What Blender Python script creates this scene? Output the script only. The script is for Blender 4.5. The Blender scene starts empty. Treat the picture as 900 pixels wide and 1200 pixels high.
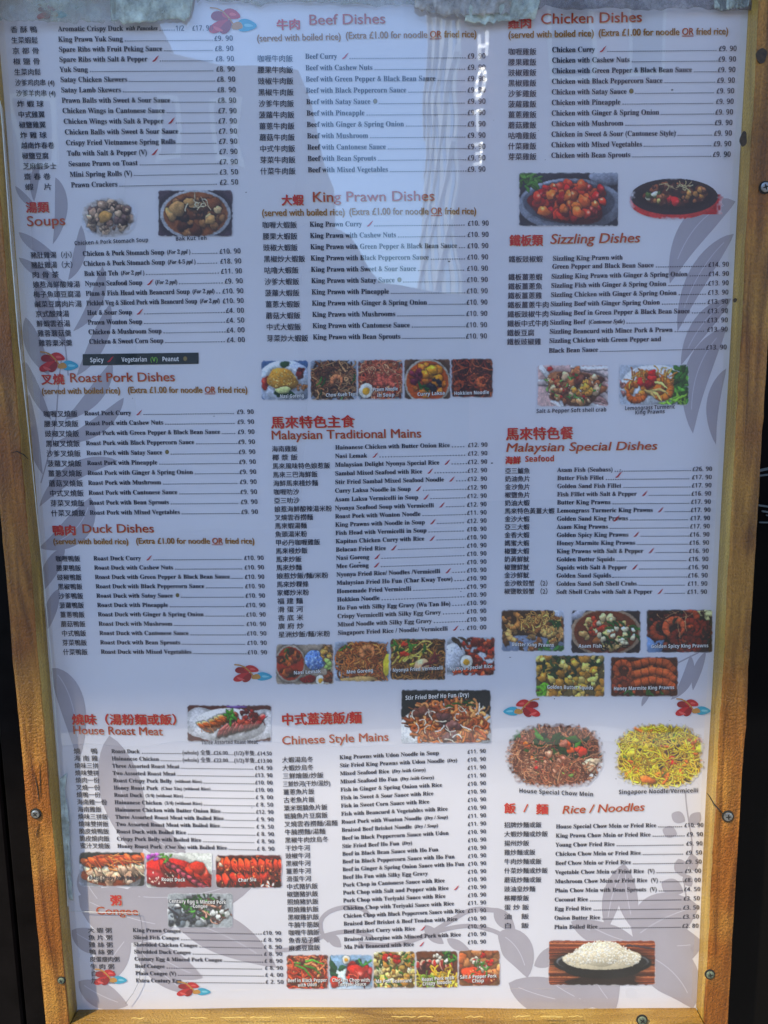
import bpy, bmesh, math, random
import numpy as np
from mathutils import Matrix, Vector, Euler

# ------------------------------------------------------------------ camera, world, sun, exposure
SC = bpy.context.scene
COL = SC.collection
W0, H0, F0 = 900.0, 1200.0, 870.0            # photograph size, focal length in its pixels
PITCH, YAW, ROLL = math.radians(8.25), math.radians(0.75), math.radians(-0.8)
CAM = Vector((0.0, -0.65, 1.55))
cam_d = bpy.data.cameras.new('camera')
cam = bpy.data.objects.new('camera', cam_d)
COL.objects.link(cam)
SC.camera = cam
CAM_R = (Matrix.Rotation(YAW, 3, 'Z') @ Matrix.Rotation(math.pi / 2 - PITCH, 3, 'X') @ Matrix.Rotation(ROLL, 3, 'Z'))
cam.matrix_world = Matrix.Translation(CAM) @ CAM_R.to_4x4()
cam_d.sensor_fit = 'VERTICAL'
cam_d.sensor_height = 24.0
cam_d.lens = 24.0 * F0 / H0
cam_d.clip_start = 0.01
cam_d.clip_end = 500

SUN_AZ, SUN_EL = math.radians(48), math.radians(52)     # to the left of the board's normal, above the horizon
world = bpy.data.worlds.new('World')
SC.world = world
world.use_nodes = True
wn = world.node_tree
sky = wn.nodes.new('ShaderNodeTexSky')
sky.sky_type = 'NISHITA'
sky.sun_disc = False
sky.sun_elevation = SUN_EL
sky.sun_rotation = math.pi + SUN_AZ
sky.air_density = 1.0
sky.dust_density = 0.1
sky.ozone_density = 4.0
wn.links.new(sky.outputs[0], wn.nodes['Background'].inputs[0])
wn.nodes['Background'].inputs[1].default_value = 0.15
sun_d = bpy.data.lights.new('sun', 'SUN')
sun_d.energy = 2.2
sun_d.angle = math.radians(1.4)
sun_d.color = (1.0, 0.86, 0.58)
sun = bpy.data.objects.new('sun', sun_d)
COL.objects.link(sun)
sd = Vector((math.sin(SUN_AZ) * math.cos(SUN_EL), math.cos(SUN_AZ) * math.cos(SUN_EL), -math.sin(SUN_EL)))
sun.rotation_euler = sd.to_track_quat('-Z', 'Y').to_euler()
sun.location = (-3, -3, 5)
SC.view_settings.view_transform = 'Standard'
SC.view_settings.look = 'None'
SC.view_settings.exposure = 1.5
SC.view_settings.gamma = 1
SC.view_settings.use_curve_mapping = False
SC.cycles.max_bounces = 8
SC.cycles.transparent_max_bounces = 16

# ------------------------------------------------------------------ mapping from the flat print's drawing units to the board
RM = np.array(CAM_R)
C0 = np.array(CAM)


def dirs(px, py):
    px = np.asarray(px, float); py = np.asarray(py, float)
    d = np.stack([(px - W0 / 2) / F0, -(py - H0 / 2) / F0, -np.ones_like(px)], -1)
    return d @ RM.T


def plane(px, py, y=0.0):
    d = dirs(px, py)
    t = (y - C0[1]) / d[..., 1]
    return C0 + d * t[..., None]


def wave(x, z):
    return (0.0011 * np.sin(x * 13 + z * 5 + 0.6) + 0.0008 * np.sin(z * 21 - x * 9 + 2.0) + 0.0004 * np.sin(x * 37 + z * 16))


BASE = 0.0022                                # mean distance of the print in front of the frame's back plane


def onboard(px, py, lift):
    P = plane(px, py, -BASE)
    P = plane(px, py, -BASE - lift - wave(P[..., 0], P[..., 2]) * 0.8)
    return P


def refl(px, py, dist):
    """point at depth dist across the street that the cover mirrors to the viewer"""
    P = plane(px, py, -0.004)
    d = dirs(px, py)
    d = d * np.array([1, -1, 1])
    t = (-dist - P[..., 1]) / d[..., 1]
    return P + d * t[..., None]

# ------------------------------------------------------------------ materials


def srgb(r, g, b):
    f = lambda c: (c / 255 / 12.92) if c / 255 <= 0.04045 else ((c / 255 + 0.055) / 1.055) ** 2.4
    return (f(r), f(g), f(b), 1)


def mat(name, color, rough=0.6, metal=0.0, noise=None, bump=None, spec=0.5):
    m = bpy.data.materials.new(name)
    m.use_nodes = True
    nt = m.node_tree
    p = nt.nodes['Principled BSDF']
    p.inputs['Base Color'].default_value = color
    p.inputs['Roughness'].default_value = rough
    p.inputs['Metallic'].default_value = metal
    p.inputs['Specular IOR Level'].default_value = spec
    tc = nt.nodes.new('ShaderNodeTexCoord')
    if noise:
        sc, amt = noise[0], noise[1]
        n = nt.nodes.new('ShaderNodeTexNoise')
        n.inputs['Scale'].default_value = sc
        n.inputs['Detail'].default_value = 6
        mp = nt.nodes.new('ShaderNodeMapRange')
        mp.inputs['To Min'].default_value = 1 - amt
        mp.inputs['To Max'].default_value = 1 + amt
        mp.inputs['From Min'].default_value = 0.3
        mp.inputs['From Max'].default_value = 0.7
        mx = nt.nodes.new('ShaderNodeVectorMath'); mx.operation = 'SCALE'
        mx.inputs[0].default_value = color[:3]
        nt.links.new(tc.outputs['Object'], n.inputs['Vector'])
        nt.links.new(n.outputs['Fac'], mp.inputs['Value'])
        nt.links.new(mp.outputs[0], mx.inputs['Scale'])
        nt.links.new(mx.outputs[0], p.inputs['Base Color'])
    if bump:
        n = nt.nodes.new('ShaderNodeTexNoise')
        n.inputs['Scale'].default_value = bump[0]
        n.inputs['Detail'].default_value = 5
        b = nt.nodes.new('ShaderNodeBump')
        b.inputs['Strength'].default_value = bump[1]
        b.inputs['Distance'].default_value = bump[2]
        nt.links.new(tc.outputs['Object'], n.inputs['Vector'])
        nt.links.new(n.outputs['Fac'], b.inputs['Height'])
        nt.links.new(b.outputs[0], p.inputs['Normal'])
    return m


def wood_mat(name, c1, c2, c3, axis):
    """stained softwood: long grain, orange-peel varnish"""
    m = bpy.data.materials.new(name)
    m.use_nodes = True
    nt = m.node_tree; L = nt.links.new
    p = nt.nodes['Principled BSDF']
    tc = nt.nodes.new('ShaderNodeTexCoord')
    mp = nt.nodes.new('ShaderNodeMapping')
    s = [60, 60, 60]; s[axis] = 4
    mp.inputs['Scale'].default_value = s
    L(tc.outputs['Object'], mp.inputs['Vector'])
    g = nt.nodes.new('ShaderNodeTexNoise'); g.inputs['Scale'].default_value = 1.6; g.inputs['Detail'].default_value = 8
    g.inputs['Distortion'].default_value = 1.2
    L(mp.outputs[0], g.inputs['Vector'])
    big = nt.nodes.new('ShaderNodeTexNoise'); big.inputs['Scale'].default_value = 9; big.inputs['Detail'].default_value = 3
    L(tc.outputs['Object'], big.inputs['Vector'])
    fine = nt.nodes.new('ShaderNodeTexNoise'); fine.inputs['Scale'].default_value = 720; fine.inputs['Detail'].default_value = 3
    mp2 = nt.nodes.new('ShaderNodeMapping')
    s2 = [1, 1, 1]; s2[axis] = 0.7
    mp2.inputs['Scale'].default_value = s2
    L(tc.outputs['Object'], mp2.inputs['Vector']); L(mp2.outputs[0], fine.inputs['Vector'])
    r = nt.nodes.new('ShaderNodeValToRGB')
    r.color_ramp.elements[0].position = 0.30; r.color_ramp.elements[0].color = c1
    r.color_ramp.elements[1].position = 0.66; r.color_ramp.elements[1].color = c2
    L(g.outputs['Fac'], r.inputs['Fac'])
    mv = nt.nodes.new('ShaderNodeMapRange'); mv.inputs['From Min'].default_value = 0.40; mv.inputs['From Max'].default_value = 0.60
    L(big.outputs['Fac'], mv.inputs['Value'])
    mc = nt.nodes.new('ShaderNodeMix'); mc.data_type = 'RGBA'; mc.blend_type = 'MULTIPLY'
    mc.inputs[7].default_value = c3
    L(mv.outputs[0], mc.inputs[0]); L(r.outputs['Color'], mc.inputs[6])
    pf = nt.nodes.new('ShaderNodeMapRange'); pf.inputs['From Min'].default_value = 0.30; pf.inputs['From Max'].default_value = 0.62
    pf.inputs['To Min'].default_value = 0.74; pf.inputs['To Max'].default_value = 1.12
    L(fine.outputs['Fac'], pf.inputs['Value'])
    vm2 = nt.nodes.new('ShaderNodeVectorMath'); vm2.operation = 'SCALE'
    L(mc.outputs[2], vm2.inputs[0]); L(pf.outputs[0], vm2.inputs['Scale'])
    L(vm2.outputs[0], p.inputs['Base Color'])
    p.inputs['Roughness'].default_value = 0.30
    p.inputs['Specular IOR Level'].default_value = 0.42
    b = nt.nodes.new('ShaderNodeBump'); b.inputs['Strength'].default_value = 0.85; b.inputs['Distance'].default_value = 0.0019
    L(fine.outputs['Fac'], b.inputs['Height'])
    b2 = nt.nodes.new('ShaderNodeBump'); b2.inputs['Strength'].default_value = 0.5; b2.inputs['Distance'].default_value = 0.0012
    L(g.outputs['Fac'], b2.inputs['Height']); L(b.outputs[0], b2.inputs['Normal'])
    L(b2.outputs[0], p.inputs['Normal'])
    return m


M = {}
M['paper'] = mat('printed_paper', (0.76, 0.74, 0.785, 1), 0.5, noise=(4, 0.04), bump=(7, 0.15, 0.01))
M['leaf'] = mat('pale_mauve_ink', (0.43, 0.395, 0.44, 1), 0.55, noise=(30, 0.05))
M['leafline'] = mat('pale_vein_ink', (0.60, 0.575, 0.64, 1), 0.55)
M['ink'] = mat('dark_ink', srgb(34, 34, 52), 0.5)
M['red'] = mat('red_ink', srgb(200, 24, 14), 0.5)
M['shadowink'] = mat('golden_shadow_ink', srgb(212, 172, 112), 0.5)
M['head'] = mat('russet_ink', srgb(180, 56, 14), 0.5)
M['gold'] = mat('ochre_ink', srgb(146, 92, 16), 0.5)
M['chili'] = mat('chili_ink', srgb(190, 20, 40), 0.5)
M['nut'] = mat('peanut_ink', srgb(138, 120, 66), 0.5)
M['nutdark'] = mat('peanut_line_ink', srgb(80, 66, 30), 0.5)
M['white'] = mat('white_ink', srgb(240, 238, 236), 0.5)
M['green'] = mat('green_ink', srgb(130, 200, 60), 0.5)
M['bar'] = mat('bottle_green_ink', srgb(24, 38, 40), 0.5)
M['cyan'] = mat('turquoise_ink', srgb(50, 165, 195), 0.5)
M['petal'] = mat('crimson_ink', srgb(196, 26, 34), 0.5)
M['petal2'] = mat('dark_crimson_ink', srgb(150, 14, 26), 0.5)
M['petalpale'] = mat('pale_crimson_ink', srgb(226, 90, 86), 0.5)
M['cyanpale'] = mat('pale_turquoise_ink', srgb(130, 205, 220), 0.5)
M['stemgold'] = mat('tan_ink', srgb(196, 140, 62), 0.5)


def photo_material():
    m = bpy.data.materials.new('photo_print')
    m.use_nodes = True
    nt = m.node_tree; L = nt.links.new
    p = nt.nodes['Principled BSDF']
    a = nt.nodes.new('ShaderNodeAttribute'); a.attribute_name = 'print'
    L(a.outputs['Color'], p.inputs['Base Color'])
    p.inputs['Roughness'].default_value = 0.45
    return m


M['photo'] = photo_material()

# ------------------------------------------------------------------ object helpers


def empty(name, loc=(0, 0, 0)):
    o = bpy.data.objects.new(name, None)
    o.location = loc
    o.empty_display_size = 0.05
    COL.objects.link(o)
    return o


def tag(o, label=None, cat=None, group=None, kind=None):
    if label: o['label'] = label
    if cat: o['category'] = cat
    if group: o['group'] = group
    if kind: o['kind'] = kind
    return o


def obj(name, verts, faces, mats, parent=None, midx=None, smooth=False, label=None):
    me = bpy.data.meshes.new(name)
    me.from_pydata([tuple(v) for v in verts], [], [tuple(f) for f in faces])
    for m_ in (mats if isinstance(mats, list) else [mats]): me.materials.append(m_)
    if midx is not None: me.polygons.foreach_set('material_index', np.asarray(midx, 'i'))
    if smooth: me.polygons.foreach_set('use_smooth', [True] * len(me.polygons))
    me.update()
    o = bpy.data.objects.new(name, me)
    COL.objects.link(o)
    if parent:
        o.parent = parent
        o.matrix_parent_inverse = world_of(parent).inverted()
    if label: o['label'] = label
    return o


def world_of(o):
    m = Matrix.LocRotScale(o.location, o.rotation_euler, o.scale)
    if o.parent: m = world_of(o.parent) @ o.matrix_parent_inverse @ m
    return m


def bmobj(name, bm, mats, parent=None, smooth=False, label=None):
    me = bpy.data.meshes.new(name)
    bm.to_mesh(me); bm.free()
    for m_ in (mats if isinstance(mats, list) else [mats]): me.materials.append(m_)
    if smooth: me.polygons.foreach_set('use_smooth', [True] * len(me.polygons))
    o = bpy.data.objects.new(name, me)
    COL.objects.link(o)
    if parent:
        o.parent = parent
        o.matrix_parent_inverse = world_of(parent).inverted()
    if label: o['label'] = label
    return o


def box(bm, x0, x1, y0, y1, z0, z1):
    vs = [bm.verts.new(p) for p in ((x0, y0, z0), (x1, y0, z0), (x1, y1, z0), (x0, y1, z0), (x0, y0, z1), (x1, y0, z1), (x1, y1, z1), (x0, y1, z1))]
    for f in ((0, 3, 2, 1), (4, 5, 6, 7), (0, 1, 5, 4), (1, 2, 6, 5), (2, 3, 7, 6), (3, 0, 4, 7)):
        bm.faces.new([vs[i] for i in f])

# ------------------------------------------------------------------ text, laid out once per string


def conv(s, cap, low, dig=None):
    o = ''
    for c in s:
        if 'A' <= c <= 'Z': o += chr(cap + ord(c) - 65)
        elif 'a' <= c <= 'z': o += chr(low + ord(c) - 97)
        elif '0' <= c <= '9' and dig: o += chr(dig + ord(c) - 48)
        else: o += c
    return o


STY = {                                     # style: (converter, outline weight, character spacing)
    'serif': (lambda s: conv(s, 0x1D400, 0x1D41A, 0x1D7CE), 0.0, 1.0),
    'ital': (lambda s: conv(s, 0x1D468, 0x1D482, 0x1D7CE), 0.0, 1.0),
    'sans': (lambda s: s, 0.0, 1.0),
    'sansb': (lambda s: conv(s, 0x1D5D4, 0x1D5EE, 0x1D7EC), 0.0, 1.05),
    'price': (lambda s: conv(s, 0x1D5A0, 0x1D5BA, 0x1D7E2), 0.0, 1.12),
    'zh': (lambda s: s, 0.0, 1.0),
    'zhb': (lambda s: s, 0.0, 1.0),
}
WANT = set()          # (style, string)
GEO = {}


def build_text():
    tmp = bpy.data.collections.new('tmp'); COL.children.link(tmp)
    items = []
    for sty, s in sorted(WANT):
        f, off, sp = STY[sty]
        c = bpy.data.curves.new('t', 'FONT')
        c.body = f(s); c.size = 1.0; c.offset = off; c.space_character = sp
        c.resolution_u = 2 if sty in ('zh', 'serif', 'price', 'ital') else 4
        o = bpy.data.objects.new('t', c); tmp.objects.link(o)
        items.append(((sty, s), o))
    bpy.context.view_layer.update()
    dg = bpy.context.evaluated_depsgraph_get()
    for k, o in items:
        e = o.evaluated_get(dg)
        me = e.to_mesh()
        n = len(me.vertices)
        co = np.empty(n * 3, 'f'); me.vertices.foreach_get('co', co)
        co = co.reshape(-1, 3)[:, :2].astype(float)
        me.calc_loop_triangles()
        t = np.empty(len(me.loop_triangles) * 3, 'i'); me.loop_triangles.foreach_get('vertices', t)
        GEO[k] = (co, t.reshape(-1, 3), float(co[:, 0].max()) if n else 0.3)
        e.to_mesh_clear()
    for k, o in items:
        c = o.data
        bpy.data.objects.remove(o); bpy.data.curves.remove(c)
    bpy.data.collections.remove(tmp)


class Print:
    """collects flat printed shapes in drawing units, each with an ink"""
    def __init__(s): s.v = []; s.f = []; s.m = []; s.mats = []; s.n = 0
    def mi(s, m):
        if m not in s.mats: s.mats.append(m)
        return s.mats.index(m)
    def add(s, px, py, tris, ink, lift=0.0):
        s.v.append(onboard(px, py, s.lift + lift)); s.f.append(np.asarray(tris) + s.n)
        s.m += [s.mi(ink)] * len(tris); s.n += len(px)
    def text(s, sty, string, x, y, em, hs, dx, dy, ink, mid=0.24, dl=0.0, ox=0, oy=0):
        """x, y: left end, middle of the small letters; dx, dy: unit direction of the baseline"""
        co, t, w = GEO[(sty, string)]
        u = co[:, 0] * em * hs; v = (co[:, 1] - mid) * em
        ux, uy = lean(x, y)
        for q, (bx, by) in enumerate(BOLD.get(sty, [(0, 0)])):
            s.add(x + u * dx + v * ux + ox + bx, y + u * dy + v * uy + oy + by, t, ink, dl + q * 0.000006)
        return w * em * hs
    def poly(s, pts, ink, dl=0.0):
        pts = np.asarray(pts, float); n = len(pts)
        c = pts.mean(0)
        P = np.vstack([c, pts])
        s.add(P[:, 0], P[:, 1], [(0, (i + 1) % n + 1, i + 1) for i in range(n)], ink, dl)
    def build(s, name, parent, label=None):
        V = np.vstack(s.v); Fc = np.vstack(s.f)
        # faces look at the viewer (-y)
        a, b, c = V[Fc[:, 0]], V[Fc[:, 1]], V[Fc[:, 2]]
        ny = np.cross(b - a, c - a)[:, 1]
        flip = ny > 0
        Fc[flip] = Fc[flip][:, ::-1]
        me = bpy.data.meshes.new(name)
        me.vertices.add(len(V)); me.vertices.foreach_set('co', V.astype('f').ravel())
        me.loops.add(len(Fc) * 3); me.loops.foreach_set('vertex_index', Fc.astype('i').ravel())
        me.polygons.add(len(Fc))
        me.polygons.foreach_set('loop_start', np.arange(len(Fc), dtype='i') * 3)
        me.polygons.foreach_set('loop_total', np.full(len(Fc), 3, 'i'))
        for m_ in s.mats: me.materials.append(M[m_])
        me.polygons.foreach_set('material_index', np.asarray(s.m, 'i'))
        me.update(calc_edges=True)
        o = bpy.data.objects.new(name, me)
        COL.objects.link(o)
        o.parent = parent
        o.matrix_parent_inverse = world_of(parent).inverted()
        if label: o['label'] = label
        return o


def newprint(lift):
    p = Print(); p.lift = lift; return p


def lean(x, y):
    d = np.array([x - 515.0, y - 6690.0]); d /= np.linalg.norm(d)
    return d[0], d[1]


L_LEAF, L_PHOTO, L_TEXT, L_CAP = 0.00010, 0.00046, 0.00062, 0.0008

# ------------------------------------------------------------------ the menu's words
RICE11 = ['咖喱', '腰果', '豉椒', '黑椒', '沙爹', '菠蘿', '薑蔥', '蘑菇', '中式', '芽菜', '什菜']
WITH = ['with Cashew Nuts', 'with Green Pepper & Black Bean Sauce', 'with Black Peppercorn Sauce', 'with Satay Sauce {n}', 'with Pineapple', 'with Ginger & Spring Onion', 'with Mushroom', 'with Cantonese Sauce', 'with Bean Sprouts', 'with Mixed Vegetables']


def eleven(meat, zh, price):
    en = [meat + ' Curry {c}'] + [meat + ' ' + w for w in WITH]
    return [(a + zh, e, price) for a, e in zip(RICE11, en)]


SECT = []


def sect(rows, zh, en, pr, cal, em, zw, pw, zem=8.4, dots=2.75):
    SECT.append(dict(rows=rows, zh=zh, en=en, pr=pr, cal=cal, em=em, zw=zw, pw=pw, zem=zem, dots=dots))


sect([('香 酥 鴨', 'Aromatic Crispy Duck {i:with Pancakes}', '1/2    £17. 90'), ('生菜蝦鬆', 'King Prawn Yuk Sung', '£9. 90'),
      ('京 都 骨', 'Spare Ribs with Fruit Peking Sauce', '£8. 90'), ('椒 鹽 骨', 'Spare Ribs with Salt & Pepper {c}', '£8. 90'),
      ('生菜肉鬆', 'Yuk Sung', '£8. 90'), ('沙爹鸡肉串 (4)', 'Satay Chicken Skewers', '£8. 90'), ('沙爹羊肉串 (4)', 'Satay Lamb Skewers', '£8. 90'),
      ('炸 蝦 球', 'Prawn Balls with Sweet & Sour Sauce', '£8. 90'), ('中式雞翼', 'Chicken Wings in Cantonese Sauce', '£7. 90'),
      ('椒鹽雞翼', 'Chicken Wings with Salt & Pepper {c}', '£7. 90'), ('炸 雞 球', 'Chicken Balls with Sweet & Sour Sauce', '£7. 90'),
      ('越南炸春卷', 'Crispy Fried Vietnamese Spring Rolls', '£7. 90'), ('椒鹽豆腐', 'Tofu with Salt & Pepper (V) {c}', '£7. 90'),
      ('芝麻蝦多士', 'Sesame Prawn on Toast', '£7. 90'), ('齋 春 卷', 'Mini Spring Rolls (V)', '£3. 50'), ('蝦    片', 'Prawn Crackers', '£2. 50')],
     [(0, 12, 34.5), (1, 13, 47), (8, 21, 134), (15, 29, 219)], [(0, 68, 34.5), (1, 68, 46.8), (5, 70.5, 94), (8, 73, 130.5), (11, 77, 168), (15, 83, 217.5)],
     [(0, 249, 33), (1, 272.5, 45), (5, 275.5, 93), (8, 277, 130), (15, 279, 213.5)], ('Chicken Balls with Sweet & Sour Sauce', 133.3), 9.8, 7.8, 3.6)
sect([('豬肚雞湯（小）', 'Chicken & Pork Stomach Soup {i:(For 2 ppl )}', '£10. 90'), ('豬肚雞湯（大）', 'Chicken & Pork Stomach Soup {i:(For 4-5 ppl )}', '£18. 90'),
      ('肉 骨 茶', 'Bak Kut Teh {i:(For 2 ppl )}', '£11. 90'), ('娘惹海鮮酸辣湯', 'Nyonya Seafood Soup {c} {i:(For 2 ppl)}', '£9. 90'),
      ('梅子魚頭豆腐湯', 'Plum & Fish Head with Beancurd Soup {i:(For 2 ppl)}', '£10. 90'), ('鹹菜豆腐肉片湯', 'Pickled Veg & Sliced Pork with Beancurd Soup {i:(For 2 ppl)}', '£10. 90'),
      ('京式酸辣湯', 'Hot & Sour Soup {c}', '£4. 00'), ('鮮蝦雲吞湯', 'Prawn Wonton Soup', '£4. 50'), ('雞蓉蘑菇羹', 'Chicken & Mushroom Soup', '£4. 00'), ('雞蓉粟米羹', 'Chicken & Sweet Corn Soup', '£4. 00')],
     [(0, 35.7, 299), (4, 39, 345), (9, 45, 402)], [(0, 96.7, 298), (4, 100.3, 344.7), (9, 104.3, 401)], [(0, 281.7, 294.3), (4, 285, 341), (9, 286.7, 398.3)],
     ('Chicken & Mushroom Soup', 85.7), 9.4, 7.9, 3.52, dots=3.1)
sect(eleven('Roast Pork', '叉燒飯', '£9. 90'), [(0, 50.7, 485), (10, 59.7, 601.3)], [(0, 98.7, 485), (10, 105, 601.4)], [(0, 297, 482.7), (10, 302, 600)],
     ('Roast Pork with Green Pepper & Black Bean Sauce', 158), 8.5, 8.0, 3.25)
sect(eleven('Roast Duck', '鴨飯', '£10. 90'), [(0, 65, 654.7), (10, 73.7, 764)], [(0, 109.3, 655), (10, 118, 764.4)], [(0, 308.7, 654), (10, 312.7, 764.7)],
     ('Roast Duck with Green Pepper & Black Bean Sauce', 158.3), 8.1, 7.2, 3.25, zem=7.8)
sect([('燒     鴨', 'Roast Duck', '(whole) 全隻..£26.00.....(1/2)半隻..£14.50'), ('海 南 雞', 'Hainanese Chicken', '(whole) 全隻..£22.00.....(1/2)半隻..£13.00'),
      ('燒味三拼', 'Three Assorted Roast Meat', '£14. 90'), ('燒味雙拼', 'Two Assorted Roast Meat', '£13. 90'), ('燒肉一份', 'Roast Crispy Pork Belly {s:(without Rice)}', '£10. 00'),
      ('叉燒一份', 'Honey Roast Pork {s:(Char Xiu) (without Rice)}', '£10. 00'), ('燒鴨一份', 'Roast Duck {s:(1/4) (without Rice)}', '£ 9. 00'), ('海南雞一份', 'Hainanese Chicken {s:(1/4) (without Rice)}', '£ 8. 50'),
      ('海南雞飯', 'Hainanese Chicken with Butter Onion Rice', '£12. 90'), ('燒味三拼飯', 'Three Assorted Roast Meat with Boiled Rice', '£ 9. 90'), ('燒味雙拼飯', 'Two Assorted Roast Meat with Boiled Rice', '£ 9. 50'),
      ('脆皮燒鴨飯', 'Roast Duck with Boiled Rice', '£ 8. 90'), ('脆皮燒肉飯', 'Crispy Pork Belly with Boiled Rice', '£ 8. 90'), ('蜜汁叉燒飯', 'Honey Roast Pork {s:(Char Xiu)} with Boiled Rice', '£ 8. 90')],
     [(0, 86, 880), (13, 93.7, 991)], [(0, 130.3, 880.9), (13, 137.3, 992)], [(0, 318.3, 883), (13, 321.3, 995)], ('Three Assorted Roast Meat with Boiled Rice', 127), 7.4, 7.0, 2.9, zem=7.2)
sect([('大 蝦 粥', 'King Prawn Congee', '£10. 90'), ('魚 片 粥', 'Sliced Fish Congee', '£ 8. 90'), ('雞 絲 粥', 'Shredded Chicken Congee', '£ 8. 90'), ('鴨 絲 粥', 'Shredded Duck Congee', '£ 8. 90'),
      ('皮蛋瘦肉粥', 'Century Egg & Minced Pork Congee', '£ 8. 90'), ('牛 肉 粥', 'Beef Congee', '£ 8. 90'), ('白    粥', 'Plain Congee (V)', '£ 4. 00'), ('加 皮 蛋', 'Extra Century Egg', '£ 2. 50')],
     [(0, 102.7, 1090), (7, 106.7, 1149.5)], [(0, 155.3, 1090.5), (7, 159, 1149.5)], [(0, 329, 1093.7), (7, 332, 1151)], ('Century Egg & Minced Pork Congee', 103), 7.2, 7.0, 3.0, zem=6.8)
sect(eleven('Beef', '牛肉飯', '£9. 90'), [(0, 301.4, 68.5), (10, 304.8, 200.5)], [(0, 357.5, 66.8), (10, 360.6, 199.8)], [(0, 568.7, 65.8), (10, 568.7, 198.4)],
     ('Beef with Green Pepper & Black Bean Sauce', 152.3), 9.9, 8.3, 3.5, zem=8.8)
KP = eleven('King Prawn', '大蝦飯', '£10. 90')
KP = KP[:3] + [('黑椒炒大蝦飯',) + KP[3][1:], ('咕嚕大蝦飯', 'King Prawn with Sweet & Sour Sauce', '£10. 90')] + KP[4:7] + [('蘑菇大蝦飯', 'King Prawn with Mushrooms', '£10. 90'), KP[8], ('芽菜炒大蝦飯', KP[9][1], '£10. 90')]
sect(KP, [(0, 307.2, 263.6), (10, 312.4, 396.4)], [(0, 362.7, 263.6), (10, 366.5, 395.7)], [(0, 572.5, 261.7), (10, 570.4, 394)],
     ('King Prawn with Green Pepper & Black Bean Sauce', 172), 9.5, 8.1, 3.5, zem=8.6)
sect([('海南雞飯', 'Hainanese Chicken with Butter Onion Rice', '£12. 90'), ('椰 漿 飯', 'Nasi Lemak {c}', '£12. 90'), ('馬來風味特色娘惹飯', 'Malaysian Delight Nyonya Special Rice {c}', '£12. 90'),
      ('馬來三巴海鮮飯', 'Sambal Mixed Seafood with Rice {c}', '£12. 90'), ('海鮮馬來棧炒麵', 'Stir Fried Sambal Mixed Seafood Noodle {c}', '£12. 90'), ('咖喱叻沙', 'Curry Laksa Noodle in Soup {c}', '£12. 90'),
      ('亞三叻沙', 'Asam Laksa Vermicelli in Soup {c}', '£12. 90'), ('娘惹海鮮酸辣湯米粉', 'Nyonya Seafood Soup with Vermicelli {c}', '£12. 90'), ('叉燒雲吞撈麵', 'Roast Pork with Wonton Noodle', '£11. 90'),
      ('馬來蝦湯麵', 'King Prawns with Noodle in Soup {c}', '£12. 90'), ('魚頭湯米粉', 'Fish Head with Vermicelli in Soup', '£10. 90'), ('甲必丹咖喱雞飯', 'Kapitan Chicken Curry with Rice {c}', '£10. 90'),
      ('馬來棧炒飯', 'Belacan Fried Rice {c}', '£10. 90'), ('馬來炒飯', 'Nasi Goreng {c}', '£10. 90'), ('馬來炒麵', 'Mee Goreng {c}', '£10. 90'), ('娘惹炒飯/麵/米粉', 'Nyonya Fried Rice/ Noodles /Vermicelli {c}', '£10. 90'),
      ('馬來炒粿條', 'Malaysian Fried Ho Fun (Char Kway Teow)', '£10. 90'), ('家鄉炒米粉', 'Homemade Fried Vermicelli', '£10. 90'), ('福 建 麵', 'Hokkien Noodle', '£10. 90'), ('滑 蛋 河', 'Ho Fun with Silky Egg Gravy (Wa Tan Ho)', '£10. 90'),
      ('香 底 米', 'Crispy Vermicelli with Silky Egg Gravy', '£10. 90'), ('廣 府 炒', 'Mixed Noodle with Silky Egg Gravy', '£10. 90'), ('星洲炒飯/麵/米粉', 'Singapore Fried Rice / Noodle/ Vermicelli {c}', '£10. 00')],
     [(0, 318.3, 526), (7, 321.3, 596.7), (22, 326, 743.7)], [(0, 392.7, 525), (7, 392.3, 596), (22, 395.7, 742.3)], [(0, 571, 521.3), (7, 570, 591), (22, 569.7, 735.3)],
     ('Stir Fried Sambal Mixed Seafood Noodle', 127.7), 8.2, 7.5, 3.25, zem=7.7, dots=3.3)
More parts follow.
